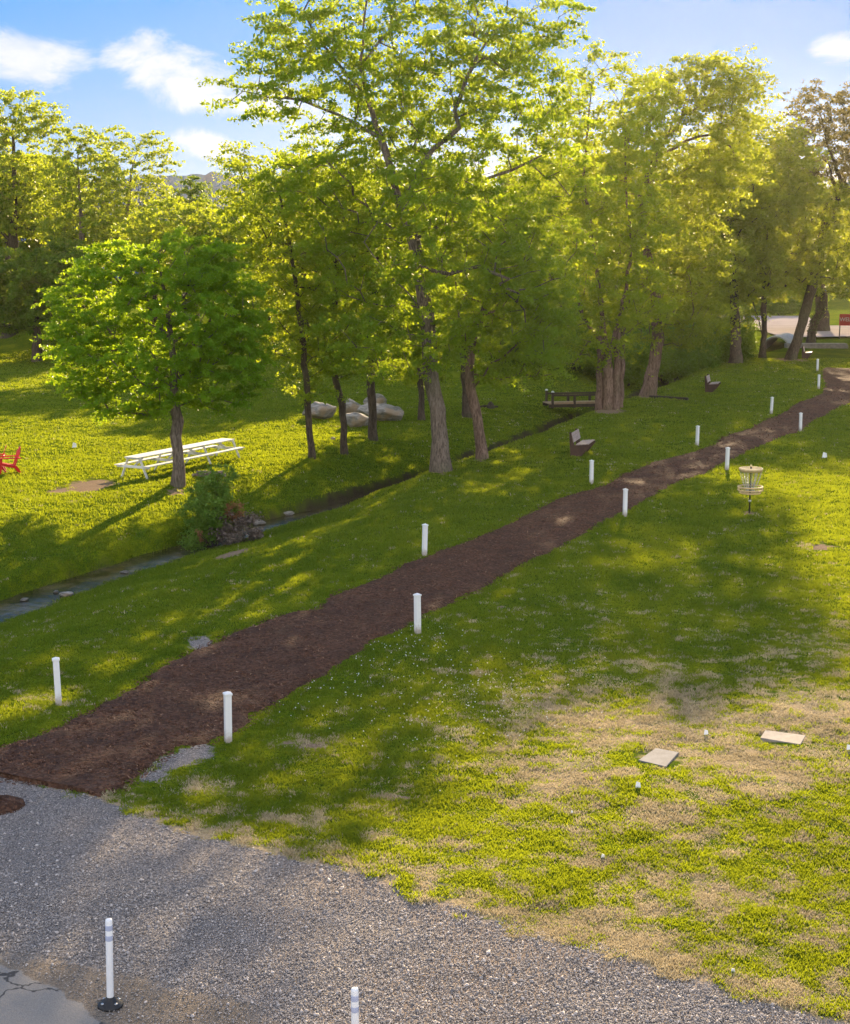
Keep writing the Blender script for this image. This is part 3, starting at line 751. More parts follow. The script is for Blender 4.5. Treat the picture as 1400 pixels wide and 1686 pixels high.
px_tree('slender_tree', 'slender dark trunk with a bend in front of the boulder pile', 'tree', (568, 748),
        [(567, 700), (562, 665), (553, 630), (548, 560), (552, 470), (560, 400), (570, 330)],
        [(560, 430, 70, 90), (540, 540, 60, 60), (590, 340, 70, 70), (530, 320, 60, 60), (560, 600, 40, 30)],
        n_cl=240, per=110, puff=.52, leaf=.135, lmat='leaf_mid', bmat='bark_dark', r_base=.13, seed=8, flare=1.4)
px_tree('slender_tree', 'straight dark trunk standing right against the boulder pile', 'tree', (615, 725),
        [(612, 660), (610, 600), (612, 540), (620, 450), (630, 370)],
        [(620, 480, 80, 90), (640, 370, 80, 80), (670, 540, 60, 50), (600, 560, 45, 30)],
        n_cl=240, per=110, puff=.55, leaf=.17, lmat='leaf_main', bmat='bark_dark', r_base=.17, seed=9, flare=1.4)
px_tree('small_tree', 'small thin tree behind the tallest trunk, right of the boulders', 'tree', (695, 692),
        [(694, 660), (692, 630), (690, 590)], [(690, 600, 45, 36), (670, 560, 40, 30)],
        n_cl=70, per=100, puff=.5, leaf=.17, lmat='leaf_mid', bmat='bark_dark', r_base=.14, seed=10)
px_tree('small_tree', 'dark trunk behind the leaning reddish one, beside a low stump', 'tree', (771, 686),
        [(768, 640), (765, 580), (765, 500), (770, 430)], [(770, 520, 80, 70), (760, 420, 90, 80), (720, 470, 60, 60)],
        n_cl=180, per=100, puff=.65, leaf=.2, lmat='leaf_main', bmat='bark_dark', r_base=.22, seed=11)
# the stout clump with several stems by the bridge
px_tree('cottonwood_tree', 'stout clump of several reddish trunks in front of the footbridge', 'tree', (1000, 674),
        [(1001, 630), (1000, 580), (990, 500), (975, 400), (962, 300), (968, 200), (975, 130)],
        [(985, 130, 40, 60), (940, 200, 60, 60), (1000, 240, 80, 70), (930, 320, 80, 80), (1010, 360, 90, 80), (930, 450, 80, 80), (1010, 480, 90, 70), (960, 560, 80, 45), (1050, 170, 45, 45), (900, 400, 60, 80)],
        limbs_px=[[(1001, 600), (1010, 560), (1030, 480), (1040, 400), (1030, 300), (1030, 200)], [(1000, 580), (960, 520), (930, 440), (915, 380)]],
        n_cl=430, per=115, puff=.72, leaf=.18, lmat='leaf_mid', bmat='bark_red', r_base=.26, seed=12, flare=1.3, mind=.7)
clump_root = [o for o in COL.objects if o.name == 'cottonwood_tree'][0]
for (dx, dy, r, top, s_) in [(-.40, .1, .20, -.3, 1), (.40, .05, .21, .5, 2), (.75, .9, .18, .9, 3)]:
    mb = MB(); pts = []; rr = []
    for i in range(12):
        f = i/11; pts.append((dx*(1-.25*f) + top*f*.35 + .04*math.sin(i*2+s_), dy + .05*math.cos(i*1.7), -.2 + 4.4*f)); rr.append(r*(1.35 if i == 0 else 1.12 if i == 1 else 1)*(1-.35*f))
    mb.tube(pts, rr, 12).build('stem', M['bark_red'], clump_root)
px_tree('cottonwood_tree', 'reddish trunk leaning right with a long bare limb above, behind the stout clump', 'tree', (1066, 652),
        [(1075, 600), (1084, 560), (1078, 480), (1062, 400), (1056, 320), (1075, 265), (1100, 225), (1117, 205), (1135, 150)],
        [(1150, 140, 80, 48), (1190, 170, 50, 50), (1100, 170, 60, 55), (1060, 260, 70, 70), (1120, 300, 90, 70), (1050, 420, 80, 80), (1120, 430, 80, 80), (1060, 520, 70, 50), (1130, 530, 60, 50), (1180, 260, 60, 60), (1140, 140, 70, 45, 1), (1190, 150, 50, 45, -1), (1215, 130, 30, 34)],
        limbs_px=[[(1062, 290), (1090, 255), (1130, 232), (1170, 222), (1200, 240)], [(1100, 225), (1115, 180), (1120, 130)]],
        n_cl=520, per=115, puff=.78, leaf=.19, lmat='leaf_olive', bmat='bark_red', r_base=.34, seed=13, flare=1.5, mind=.7)
px_tree('elm_tree', 'grey trunk half hidden in the thicket where the creek bends away', 'tree', (1212, 598),
        [(1212, 560), (1210, 500), (1205, 420), (1200, 330), (1200, 260)],
        [(1200, 250, 60, 55), (1210, 330, 80, 70), (1170, 400, 70, 70), (1220, 440, 70, 60), (1180, 500, 60, 45), (1245, 240, 50, 50), (1285, 270, 50, 55), (1260, 330, 60, 50)],
        n_cl=430, per=80, puff=.95, leaf=.26, lmat='leaf_olive', bmat='bark_dark', r_base=.36, seed=14, mind=.8)
px_tree('elm_tree', 'thin forked tree next to the metal culvert mouth', 'tree', (1256, 589),
        [(1258, 550), (1258, 510), (1258, 460), (1262, 400), (1270, 340)],
        [(1260, 400, 60, 60), (1280, 320, 60, 60), (1230, 450, 45, 36), (1290, 440, 50, 36), (1335, 350, 60, 50, -4), (1375, 420, 60, 44, -4), (1330, 420, 50, 44, -4), (1400, 340, 40, 40, -4)],
        limbs_px=[[(1257, 560), (1250, 530), (1240, 500), (1232, 470)]],
        n_cl=360, per=80, puff=.9, leaf=.26, lmat='leaf_olive', bmat='bark_dark', r_base=.22, seed=15, mind=.8)
px_tree('elm_tree', 'thick dark trunk leaning right near the far bench and the mulch path', 'tree', (1302, 592),
        [(1312, 560), (1325, 520), (1335, 480), (1345, 420), (1360, 340), (1385, 300), (1360, 230), (1350, 180)],
        [(1340, 180, 36, 40), (1370, 210, 50, 60), (1320, 230, 32, 40), (1400, 190, 40, 50), (1420, 260, 60, 60), (1350, 270, 45, 34)],
        limbs_px=[[(1345, 420), (1380, 330), (1365, 270), (1320, 230)]],
        n_cl=260, per=85, puff=.75, leaf=.22, lmat='leaf_brown', bmat='bark_dark', r_base=.36, seed=16, flare=1.4, mind=.8)
px_tree('elm_tree', 'yellow green broad crown behind the leaning dark trunk', 'tree', (1353, 549),
        [(1354, 520), (1352, 470), (1345, 400), (1330, 330)],
        [(1330, 350, 70, 60), (1290, 290, 50, 50), (1380, 400, 60, 45), (1310, 420, 60, 50), (1370, 450, 70, 30), (1440, 380, 60, 60), (1300, 470, 50, 26)],
        n_cl=330, per=110, puff=1.25, leaf=.34, lmat='leaf_olive', bmat='bark_dark', r_base=.6, seed=17, mind=1.1)

# trees along the far edge, left side -------------------------------------
def far_tree(label, px, pybase, Y, trunk_px, lobes, **kw):
    return px_tree(kw.pop('name', 'woodland_tree'), label, 'tree', (px, pybase), trunk_px, lobes, Y=Y, **kw)
far_tree('tall tree at the left edge rising above all its neighbours, open top', 15, 560, 118, [(15, 470), (22, 400), (25, 300), (20, 200)],
         [(20, 190, 50, 46), (60, 200, 32, 38), (-40, 220, 70, 60), (10, 290, 70, 60), (50, 340, 50, 50), (-30, 360, 70, 60)],
         n_cl=420, per=90, puff=.75, leaf=.26, lmat='leaf_mid', bmat='bark_dark', r_base=.5, seed=20, mind=.8, limbs_px=[[(22, 400), (0, 380), (-20, 350)]])
far_tree('thin airy tree second from the left edge, pale stems showing', 135, 560, 112, [(136, 450), (135, 380), (130, 300), (128, 250)],
         [(130, 250, 36, 40), (110, 300, 40, 45), (160, 300, 40, 45), (130, 370, 60, 50)],
         n_cl=260, per=80, puff=.65, leaf=.24, lmat='leaf_mid', bmat='bark', r_base=.28, seed=21, mind=.8)
far_tree('airy bronze tipped tree against the sky left of the ridge', 200, 560, 120, [(205, 450), (210, 370), (215, 290), (225, 250)],
         [(195, 250, 36, 40), (240, 250, 36, 34), (270, 262, 22, 22), (215, 310, 60, 40), (190, 350, 60, 50)],
         n_cl=230, per=60, puff=.6, leaf=.24, lmat='leaf_mid', bmat='bark', r_base=.3, seed=22, mind=.8)
far_tree('bright yellow green tree behind the round maple crown', 310, 560, 105, [(310, 500), (305, 430), (300, 370)],
         [(300, 380, 60, 50), (350, 410, 60, 45), (260, 390, 50, 50), (380, 435, 50, 45), (290, 350, 36, 22)],
         n_cl=260, per=110, puff=.8, leaf=.26, lmat='leaf_mid', bmat='bark', r_base=.3, seed=23, mind=.8)
far_tree('small dark evergreen in the dip below the far ridge', 322, 560, 135, [(320, 450), (318, 380), (316, 320)],
         [(316, 310, 14, 18), (322, 345, 26, 26), (305, 335, 16, 18)],
         name='evergreen_tree', n_cl=130, per=110, puff=.7, leaf=.24, lmat='leaf_dark', bmat='bark_dark', r_base=.3, seed=24, mind=.6)
far_tree('broad dark green tree filling the far left field edge', 60, 570, 108, [(60, 520), (60, 470), (60, 430)],
         [(40, 470, 60, 60), (100, 460, 50, 60), (-20, 480, 60, 70), (70, 520, 60, 34)],
         n_cl=300, per=130, puff=.85, leaf=.26, lmat='leaf_dark', bmat='bark_dark', r_base=.3, seed=25, mind=.8)

# prototype crowns for the wooded belt behind; each copy is its own tree
protos = []
for i, (lm, sd) in enumerate([('leaf_mid', 31), ('leaf_main', 32), ('leaf_olive', 33)]):
    R_ = np.random.default_rng(sd)
    lob = [((R_.normal(0, 1.6), R_.normal(0, 1.6), 7.5 + R_.normal(0, 2.0)), (2.4+R_.uniform(0, 1.2), 2.4+R_.uniform(0, 1.2), 2.0+R_.uniform(0, 1.0))) for _ in range(7)]
    lob.append(((0, 0, 4.2), (3.2, 3.2, 1.8)))
    protos.append(tree('woodland_tree', 'x', 'tree', (0, 0, 0), [(0, 0, 0), (.1, 0, 2.5), (-.1, .2, 5), (.2, 0, 8), (0, 0, 10.5)], lob, n_cl=330, per=105, puff=.9, leaf=.28, lmat=lm,
                       bmat='bark_dark', r_base=.28, seed=sd, mind=.75))
belt = [  # px, Y, proto, scale, label
    (-60, 128, 1, 1.25, 'dense tree just beyond the left edge of the far fence'),
    (80, 135, 0, 1.15, 'mid green tree behind the airy pale stemmed one'),
    (255, 128, 1, .82, 'dense green tree left of the small dark evergreen'),
    (395, 118, 0, .72, 'bushy tree right of the small dark evergreen, ridge above it'),
    (440, 130, 2, .78, 'low olive tree in the belt just right of the ridge gap'),
    (500, 112, 1, .95, 'green tree in the belt behind the first slender trunk'),
    (575, 125, 0, 1.0, 'green tree in the belt behind the bent slender trunk'),
    (650, 110, 1, 1.0, 'green tree in the belt behind the boulder pile'),
    (720, 122, 0, 1.0, 'belt tree showing between the two near bank trunks'),
    (790, 108, 1, .9, 'belt tree above the low stump'),
    (850, 104, 2, .95, 'belt tree left of the footbridge, above the thicket'),
    (905, 112, 1, 1.1, 'belt tree directly over the footbridge rail'),
    (960, 100, 0, .9, 'belt tree behind the stout trunk clump'),
    (1030, 110, 2, 1.15, 'belt tree between the clump and the reddish leaning trunk'),
    (1100, 116, 1, 1.15, 'belt tree right of the reddish leaning trunk'),
    (1150, 124, 2, 1.3, 'belt tree where the shaded thicket ends'),
    (1290, 300, 1, 1.9, 'distant tree beyond the pale road behind the forked tree'),
    (1380, 320, 2, 1.7, 'distant tree beyond the pale road above the red sign'),
    (1245, 255, 0, 1.0, 'low distant tree behind the pale lot, left of the forked tree'),
    (1325, 262, 1, 1.0, 'low distant tree behind the pale lot, right of the thick leaning trunk'),
    (1560, 122, 1, 1.5, 'broad tree just past the right edge of the view'),
]
for i, (px, Yd, k_, s_, lab) in enumerate(belt):
    q = at_depth(px, 500, Yd)
    first = (k_ in (0, 1, 2)) and not protos[k_].get('used')
    o = protos[k_] if first else copy_tree(protos[k_])
    protos[k_]['used'] = 1
    o.location = (q.x, Yd, tz(q.x, Yd) - .1); o.rotation_euler = (0, 0, (i*2.399) % 6.28); o.scale = (s_, s_, s_)
    o['label'] = lab; o['category'] = 'tree'; o['group'] = 'trees of the wooded belt behind the park'
for o in COL.objects:
    if 'used' in o.keys(): del o['used']

# shrubs ------------------------------------------------------------------
def bush(name, label, base, parts, cat='bush', group=None, stems=None, seed=1):
    """parts: (part name, material, centre, radii, n clusters, per, puff, leaf)"""
    R = np.random.default_rng(seed); root = empty(name, tuple(base), 0, label, cat, group)
    mb = MB()
    for i in range(stems or 9):
        a = R.uniform(0, 2*PI); l = R.uniform(.5, 1.0); pt = parts[i % len(parts)]; c = np.array(pt[2]); rr = np.array(pt[3])
        e = c + R.uniform(-.6, .6, 3)*rr
        mb.tube([(0+R.normal(0, .08), R.normal(0, .08), -.1), tuple(e*.5+np.array([0, 0, .05])), tuple(e)], [.022, .014, .005], 5)
    mb.build('stems', M['bark_dark'], root)
    for (pn, mt, c, rr, ncl, per, puff, leaf) in parts:
        d = R.normal(0, 1, (ncl, 3)); d /= np.linalg.norm(d, axis=1)[:, None]; d *= (R.uniform(.2, 1, ncl)**.5)[:, None]
        cen = np.array(c) + d*np.array(rr)
        V, Fc, tt = leaf_cloud(R, cen, per, puff, leaf, .8, -.4)
        link(pn, np_mesh(pn, V, Fc, {'tint': tt}), M[mt], root)
    return root
bb = G(350, 905)
bush('creek_bush', 'tangled bush with rust coloured leaves growing on the creek bank', bb,
     [('foliage', 'leaf_bush', (-.1, .2, 1.1), (.8, .75, .95), 110, 80, .22, .085), ('foliage', 'leaf_bush', (.2, .5, 1.9), (.6, .6, .6), 44, 50, .16, .08), ('foliage', 'leaf_bush', (-.55, -.1, .35), (.5, .5, .4), 26, 50, .2, .08),
      ('rusty_leaves', 'leaf_rust', (.62, .1, 1.15), (.36, .34, .26), 22, 36, .13, .07), ('rusty_leaves', 'leaf_rust', (-.25, -.45, .5), (.22, .2, .2), 7, 30, .1, .06),
      ('dead_twigs', 'leaf_dead', (.8, .05, .6), (.85, .55, .6), 70, 50, .2, .09)], seed=44, stems=18)
# thicket along the shaded creek
tp = bush('thicket_shrub', 'x', (0, 0, 0), [('foliage', 'leaf_dark', (0, 0, 1.2), (1.7, 1.4, 1.0), 90, 70, .5, .16), ('foliage', 'leaf_bush', (.4, -.3, 1.9), (1.0, 1.0, .7), 30, 50, .4, .15)], seed=50, stems=12)
tpos = [(860, 636, 1.0, 'low shrub at the left end of the thicket above the far bank'), (905, 632, 1.2, 'thicket shrub right behind the white topped bridge posts'), (950, 632, 1.4, 'thicket shrub behind the middle of the footbridge'),
        (1040, 630, 1.6, 'thicket shrub between the stout clump and the reddish trunk'), (1100, 618, 1.5, 'thicket shrub just right of the reddish leaning trunk'), (1135, 608, 1.5, 'thicket shrub overhanging the ditch behind the second bench'),
        (1170, 597, 1.6, 'thicket shrub left of the half hidden grey trunk'), (1195, 592, 1.5, 'thicket shrub at the foot of the half hidden grey trunk'), (1222, 583, 1.3, 'last thicket shrub before the culvert'),
        (800, 626, 1.1, 'shrub at the foot of the bank behind the low stump'), (740, 618, 1.2, 'shrub on the bank seen between the two near bank trunks'), (30, 566, 1.5, 'shrub behind the far wooden rail fence'),
        (100, 566, 1.6, 'shrub at the field edge left of the maple crown'), (1000, 615, 2.0, 'tall shrub hidden behind the stout clump'), (1258, 522, 1.7, 'distant shrub at the back of the pale lot by the forked tree'), (1292, 523, 1.5, 'distant shrub at the back of the pale lot, middle one'), (1333, 521, 1.7, 'distant shrub at the back of the pale lot by the ivy trunk')]
for i, (px, py, s_, lab) in enumerate(tpos):
    o = tp if i == 0 else copy_tree(tp)
    x, y = flat(px, py); o.location = (x, y + 2.5, tz(x, y+2.5)-.15); o.rotation_euler = (0, 0, i*1.7); o.scale = (s_, s_, s_*(.9+.12*(i % 3)))
    o['label'] = lab; o['group'] = 'shrubs of the shaded thicket'; o['category'] = 'shrub'

# ------------------------------------------------------------------ white posts
def make_post():
    root = empty('white_post', (0, 0, 0))
    hp = .80
    MB().box((0, 0, hp/2-.1), (.105, .105, hp+.2-.03), bevel=.006).build('shaft', M['white_vinyl'], root)
    mb = MB(); mb.box((0, 0, hp-.005), (.128, .128, .03), bevel=.005)
    b = mb.b; q = [b.verts.new((sx*.058, sy*.058, hp+.0115)) for sx, sy in ((-1, -1), (1, -1), (1, 1), (-1, 1))]; tp_ = b.verts.new((0, 0, hp+.04))
    for i in range(4): b.faces.new((q[i], q[(i+1) % 4], tp_))
    mb.build('cap', M['white_vinyl'], root)
    return root
posts = [((97, 1160), 'leftmost white post, standing in the grass left of the mulch path'), ((376, 1222), 'nearest white post at the mouth of the mulch path by the gravel'),
         ((699, 915), 'white post on the far side of the path, below the tall central tree'), ((688, 1043), 'white post on the near edge of the path at the middle of the lawn'),
         ((1029, 850), 'near edge white post left of the chain basket, about two posts back'), ((974, 797), 'white post standing just below the first brown bench'),
         ((1197, 774), 'white post on the near path edge right above the chain basket'), ((1148, 734), 'white post on the far path edge between the two benches'),
         ((1318, 710), 'near edge white post casting a thin shadow on sunlit grass'), ((1270, 681), 'white post on the far path edge right of the second bench'),
         ((1348, 640), 'white post at the narrow bend of the path'), ((1346, 611), 'farthest and smallest white post, where the path widens')]
pr = make_post()
for i, (q, lab) in enumerate(posts):
    o = pr if i == 0 else copy_tree(pr)
    o.location = G(*q); o.rotation_euler = (math.radians([-1.5, 1.2, .5, -1.0][i % 4]), math.radians([-1.1, .3, 1.4, 0, .9][i % 5]), .45 + .12*((i*5) % 4 - 1.5)); tag(o, lab, 'post', 'white posts lining the mulch path')

# delineators
def make_delineator():
    root = empty('flexible_delineator', (0, 0, 0)); h = .93
    MB().lathe([(.034, .07), (.036, .1), (.036, h-.02), (.032, h), (.018, h+.006)], 20).build('tube', M['tube_white'], root)
    for z0 in (h-.115, h-.225):
        MB().lathe([(.0368, z0), (.0372, z0+.002), (.0372, z0+.053), (.0368, z0+.055)], 20).build('reflective_band', M['reflective_band'], root)
    MB().lathe([(.13, -.01), (.13, .012), (.118, .022), (.065, .065), (.045, .08), (.04, .095)], 28).build('base', M['black_rubber'], root)
    for a in (0.6, 2.5, 3.9, 5.6):
        MB().lathe([(.012, .0), (.018, .004), (.018, .014), (.006, .018)], 10, (.09*math.cos(a), .09*math.sin(a), .034)).build('bolt', M['galvanised'], root)
    return root
dl = make_delineator()
o2 = copy_tree(dl)
dl.location = G(182, 1655); dl.rotation_euler = (math.radians(-.8), math.radians(.9), 0); tag(dl, 'white flexible road marker post on a black rubber base at the asphalt edge', 'marker post', 'flexible marker posts at the road')
o2.location = G(586, 1781); o2.rotation_euler = (0, math.radians(-.3), 1.1); tag(o2, 'white flexible marker post on gravel, only its banded top in the picture', 'marker post', 'flexible marker posts at the road')

# ------------------------------------------------------------------ disc golf basket
bp = G(1234, 845); bk = empty('disc_golf_basket', bp, 0, 'disc golf basket with hanging chains and cream rings standing on the lawn', 'disc golf basket')
bk.scale = (1, 1, 1)
MB().tube([(0, 0, -.1), (0, 0, 1.40)], .024, 12).build('pole', M['dark_steel'], bk)
MB().lathe([(.02, 1.40), (.035, 1.41), (.035, 1.44), (.015, 1.455)], 12).build('pole_cap', M['yellow_band'], bk)
mb = MB()
mb.ring((0, 0, 1.335), .335, .022, 44, 6, 1.8)
for i in range(8): a = i*PI/4; mb.tube([(0, 0, 1.345), (.33*math.cos(a), .33*math.sin(a), 1.335)], .008, 5)
mb.build('top_ring', M['yellow_band'], bk)
mb = MB(); mb.ring((0, 0, 1.30), .325, .008, 44, 4, 5.0); mb.build('top_band', M['yellow_band'], bk)
mb = MB()
for i in range(6): mb.ring((0, 0, 1.342), .05+.05*i, .007, 30, 4)
mb.build('top_grid', M['yellow_band'], bk)
for i in range(18):
    a = i*2*PI/18; ri = .29 if i % 2 == 0 else .17
    pts = []
    for j in range(9):
        f = j/8; r = ri*(1-.72*f**1.6) + .03; pts.append((r*math.cos(a), r*math.sin(a), 1.32-.66*f))
    mb = MB()
    for u, v_ in zip(pts, pts[1:]):
        for q in range(2):
            A = Vector(u).lerp(Vector(v_), q*.5+.04); B = Vector(u).lerp(Vector(v_), q*.5+.46); w_ = .016 if q else .010
            mb.bar(A, B, w_, .022 if q else .008)
    mb.build('chain', M['galvanised'], bk)
mb = MB(); mb.ring((0, 0, .80), .365, .022, 44); mb.build('upper_basket_ring', M['yellow_band'], bk)
mb = MB(); mb.ring((0, 0, .71), .365, .019, 44); mb.ring((0, 0, .62), .30, .018, 44); mb.ring((0, 0, .62), .17, .008, 30)
for i in range(20):
    a = i*2*PI/20; c_, s_ = math.cos(a), math.sin(a)
    mb.tube([(.365*c_, .365*s_, .80), (.365*c_, .365*s_, .70), (.30*c_, .30*s_, .62), (.03*c_, .03*s_, .62)], .0045, 4)
mb.build('wire_basket', M['yellow_band'], bk)
MB().lathe([(.028, .34), (.045, .345), (.045, .40), (.028, .405)], 12).build('collar', M['galvanised'], bk)

# ------------------------------------------------------------------ benches
def make_bench(L=1.5):
    """seat faces +X, length along Y"""
    root = empty('park_bench', (0, 0, 0))
    side = [(-.30, 0), (.12, 0), (.34, .28), (.46, .44), (.44, .47), (.0, .43), (-.16, .43), (-.27, .93), (-.36, .93), (-.33, .42)]
    for sy in (-1, 1):
        MB().prism(side, .055, Matrix.Translation((0, sy*(L/2-.12), 0))).build('side_panel', M['brown_plank'], root)
    mb = MB()
    for k_ in range(4): x = .0 + k_*.125 - .03; mb.box((x, 0, .455+.012*k_), (.115, L, .035), bevel=.006)
    mb.build('seat', M['weathered_plank'], root)
    rot = Matrix.Rotation(math.radians(-13), 4, 'Y').to_quaternion(); mb = MB()
    for k_ in range(3): z = .60 + k_*.125; mb.box((-.185-.027*k_*1.05, 0, z), (.03, L, .117), rot, .006)
    mb.build('backrest', M['weathered_plank'], root)
    MB().box((-.1, 0, .2), (.05, L-.3, .1), bevel=.004).build('stretcher', M['brown_plank'], root)
    return root
bn = make_bench(); b2 = copy_tree(bn); b3 = copy_tree(bn)
for o, q, az, lab in ((bn, (957, 748), -.28, 'nearest brown wooden bench facing the mulch path'), (b2, (1172, 644), -.30, 'second brown bench farther along the creek, paler backrest'), (b3, (1328, 590), -.30, 'farthest small bench in the shade beside the leaning dark trunk')):
    o.location = G(*q); o.rotation_euler = (0, 0, az); tag(o, lab, 'bench', 'brown benches along the creek')

# ------------------------------------------------------------------ picnic table
A = G(217, 789); B = G(377, 752); L = (B-A).length; ax = (B-A).normalized(); ang = math.atan2(ax.y, ax.x)
pt = empty('picnic_table', (A+B)/2, ang, 'long white picnic table with attached benches behind the maple trunk', 'picnic table')
pt.location.z = (A.z+B.z)/2
mb = MB()
for k_ in range(4): mb.box((0, (k_-1.5)*.145, .72), (L, .138, .035), bevel=.004)
mb.build('table_top', M['white_wood'], pt)
for sy in (-1, 1):
    mb = MB()
    for k_ in range(2): mb.box((0, sy*(.55+k_*.125), .43), (L, .118, .035), bevel=.004)
    mb.build('bench_seat', M['white_wood'], pt)
for k_ in range(4):
    x = -L/2 + .12 + (L-.24)*k_/3; f = empty if False else None
    mb = MB(); mb.bar((x, -.70, .39), (x, .70, .39), .04, .09, .004); mb.bar((x, -.30, .68), (x, .30, .68), .04, .07, .004); mb.build('crossbar', M['white_wood'], pt)
    for sy in (-1, 1):
        MB().bar((x+.045, sy*.24, .70), (x+.045, sy*.56, -.03), .04, .09, .004, up=(1, 0, 0)).build('leg', M['white_wood'], pt)
    if k_ in (0, 1, 2, 3):
        s_ = 1 if k_ < 2 else -1
        MB().bar((x+s_*.06, 0, .40), (x+s_*.62, 0, .68), .035, .07, .003).build('brace', M['white_wood'], pt)

# ------------------------------------------------------------------ red chairs
def make_chair():
    """faces +X"""
    root = empty('adirondack_chair', (0, 0, 0)); m_ = M['red_paint']
    for sy in (-1, 1):
        MB().prism([(.44, .42), (.44, .35), (-.10, .22), (-.27, .0), (-.34, .0), (-.20, .24), (-.16, .30)], .035, Matrix.Translation((0, sy*.25, 0))).build('rear_leg', m_, root)
        MB().prism([(.46, .60), (.34, .60), (.36, .3), (.42, .0), (.50, .0), (.45, .3)], .035, Matrix.Translation((0, sy*.30, 0))).build('front_leg', m_, root)
        MB().prism([(.52, .59), (.52, .62), (-.30, .60), (-.30, .57)], .12, Matrix.Translation((0, sy*.33, 0))).build('armrest', m_, root)
    mb = MB()
    for k_ in range(6):
        f = k_/5; mb.box((.42-.50*f, 0, .43-.14*f), (.09, .50, .022), Matrix.Rotation(math.radians(-15), 4, 'Y').to_quaternion(), .004)
    mb.build('seat', m_, root)
    mb = MB()
    for k_ in range(5):
        u = k_-2; hgt = .74-.04*u*u
        a = Vector((-.10, u*.09, .27)); b_ = a + Vector((-math.sin(math.radians(20))*hgt, u*.028, math.cos(math.radians(20))*hgt))
        mb.bar(a, b_, .084, .022, .004, up=(1, 0, .35))
    mb.build('backrest', m_, root)
    MB().bar((-.26, -.34, .585), (-.26, .34, .585), .05, .03, .003).build('back_rail', m_, root)
    return root
ch = make_chair(); ch2 = copy_tree(ch)
ch.location = G(19, 780); ch.rotation_euler = (0, 0, PI + .45); tag(ch, 'red adirondack chair fully in view at the left edge of the lawn', 'chair', 'red adirondack chairs at the left edge')
ch2.location = G(-4, 777); ch2.rotation_euler = (0, 0, PI + .25); tag(ch2, 'red adirondack chair cut by the left edge, only its back in view', 'chair', 'red adirondack chairs at the left edge')

# ------------------------------------------------------------------ boulders and stones
def rock(name, label, q, size, rz=0, seed=0, sink=.25, mat='boulder', cat='boulder', group=None, sub=4, rough=.28, tilt=0.0, parent=None, z=None):
    b = bmesh.new(); bmesh.ops.create_icosphere(b, subdivisions=sub, radius=1.0)
    co = np.array([v.co[:] for v in b.verts])
    R_ = np.random.default_rng(seed); d = np.ones(len(co))
    for _ in range(22):                       # flat facets cut the sphere into a quarried block
        n_ = R_.normal(0, 1, 3); n_ /= np.linalg.norm(n_); c_ = R_.uniform(.55, .88); pr_ = co @ n_
        cut = pr_ > c_; co[cut] -= np.outer((pr_[cut]-c_)*.85, n_)
    co = co*(1 + (fbm(co[:, 0]*2+co[:, 2]*1.3, co[:, 1]*2-co[:, 2]*.9, 1.5, 4, seed+80)-.5)[:, None]*rough)
    co = co*np.array(size)
    for v, c_ in zip(b.verts, co): v.co = c_
    for f in b.faces: f.smooth = True
    me = bpy.data.meshes.new(name); b.to_mesh(me); b.free()
    o = link(name, me, M[mat]); P_ = G(*q) if len(q) == 2 else Vector(q)
    o.location = (P_.x, P_.y, P_.z + size[2]*(1-sink) if z is None else z); o.rotation_euler = (0, tilt, rz)
    return tag(o, label, cat, group)
gb = 'boulders piled on the far lawn'
rock('boulder', 'rust flanked boulder lying apart from the pile on sunlit grass', (526, 690), (.95, .7, .55), .1, 11, .3, group=gb)
rock('boulder', 'low front boulder of the pile, just right of the bent slender trunk', (590, 703), (.7, .5, .42), .2, 12, .3, group=gb)
rock('boulder', 'grey streaked boulder at the back left of the pile', (582, 685), (.62, .5, .5), -.2, 13, .25, group=gb)
rock('boulder', 'largest pale boulder sloping down to the right in the pile', (632, 692), (1.2, .7, .5), .15, 14, .3, group=gb, tilt=.12)
rock('boulder', 'rounded boulder at the top back of the pile behind the straight trunk', (619, 676), (.7, .5, .52), .3, 15, .2, group=gb)
rock('boulder', 'dark small boulder at the right end of the pile', (655, 690), (.42, .4, .42), 0, 16, .3, mat='boulder', group=gb)
rock('stone', 'small lone stone on the grass between the two slender trunks', (548, 725), (.14, .11, .09), 0, 7, .3, cat='stone')
for i, (px, py, s_, lab) in enumerate([(110, 978, .22, 'pale flat stone in the creek nearest the left edge'), (40, 985, .16, 'small stone in the creek at the left edge'), (92, 972, .13, 'dark wet stone beside the pale flat one in the creek'), (205, 940, .15, 'dark stone breaking the bright reflection in the creek'),
        (472, 845, .26, 'pale angular stone in the creek right of the tangled bush'), (500, 838, .2, 'wet stone in the creek riffle, second from the bush'), (520, 832, .17, 'small riffle stone in the middle of the creek'), (545, 826, .24, 'bright riffle stone at the narrow of the creek'),
        (562, 818, .16, 'dark riffle stone near the lawn edge'), (580, 812, .2, 'last riffle stone before the creek goes behind the lawn'), (428, 860, .3, 'flat pale rock at the foot of the dead twigs')]):
    x, y = flat(px, py, -.93); rock('creek_stone', lab, (x, y, -1.0), (s_*1.0, s_*.7, s_*.42), i*.9, 10+i, .5, cat='stone', mat='wet_stone' if i in (1, 2, 3, 5, 8) else 'boulder', group='stones lying in the creek', sub=3)

# firewood behind maple
fq = G(343, 786); fw = empty('firewood_pile', fq, .1, 'small heap of split logs lying right of the maple trunk', 'firewood')
R_ = np.random.default_rng(91)
for i in range(9):
    a = R_.normal(0, .25); cx_ = R_.uniform(-.42, .42); cy_ = R_.uniform(-.15, .15); z_ = .07 + .09*(i % 2)
    MB().tube([(cx_-.2*math.cos(a), cy_-.2*math.sin(a), z_), (cx_+.2*math.cos(a), cy_+.2*math.sin(a), z_)], R_.uniform(.05, .08), 7).build('log', M['firewood'], fw)
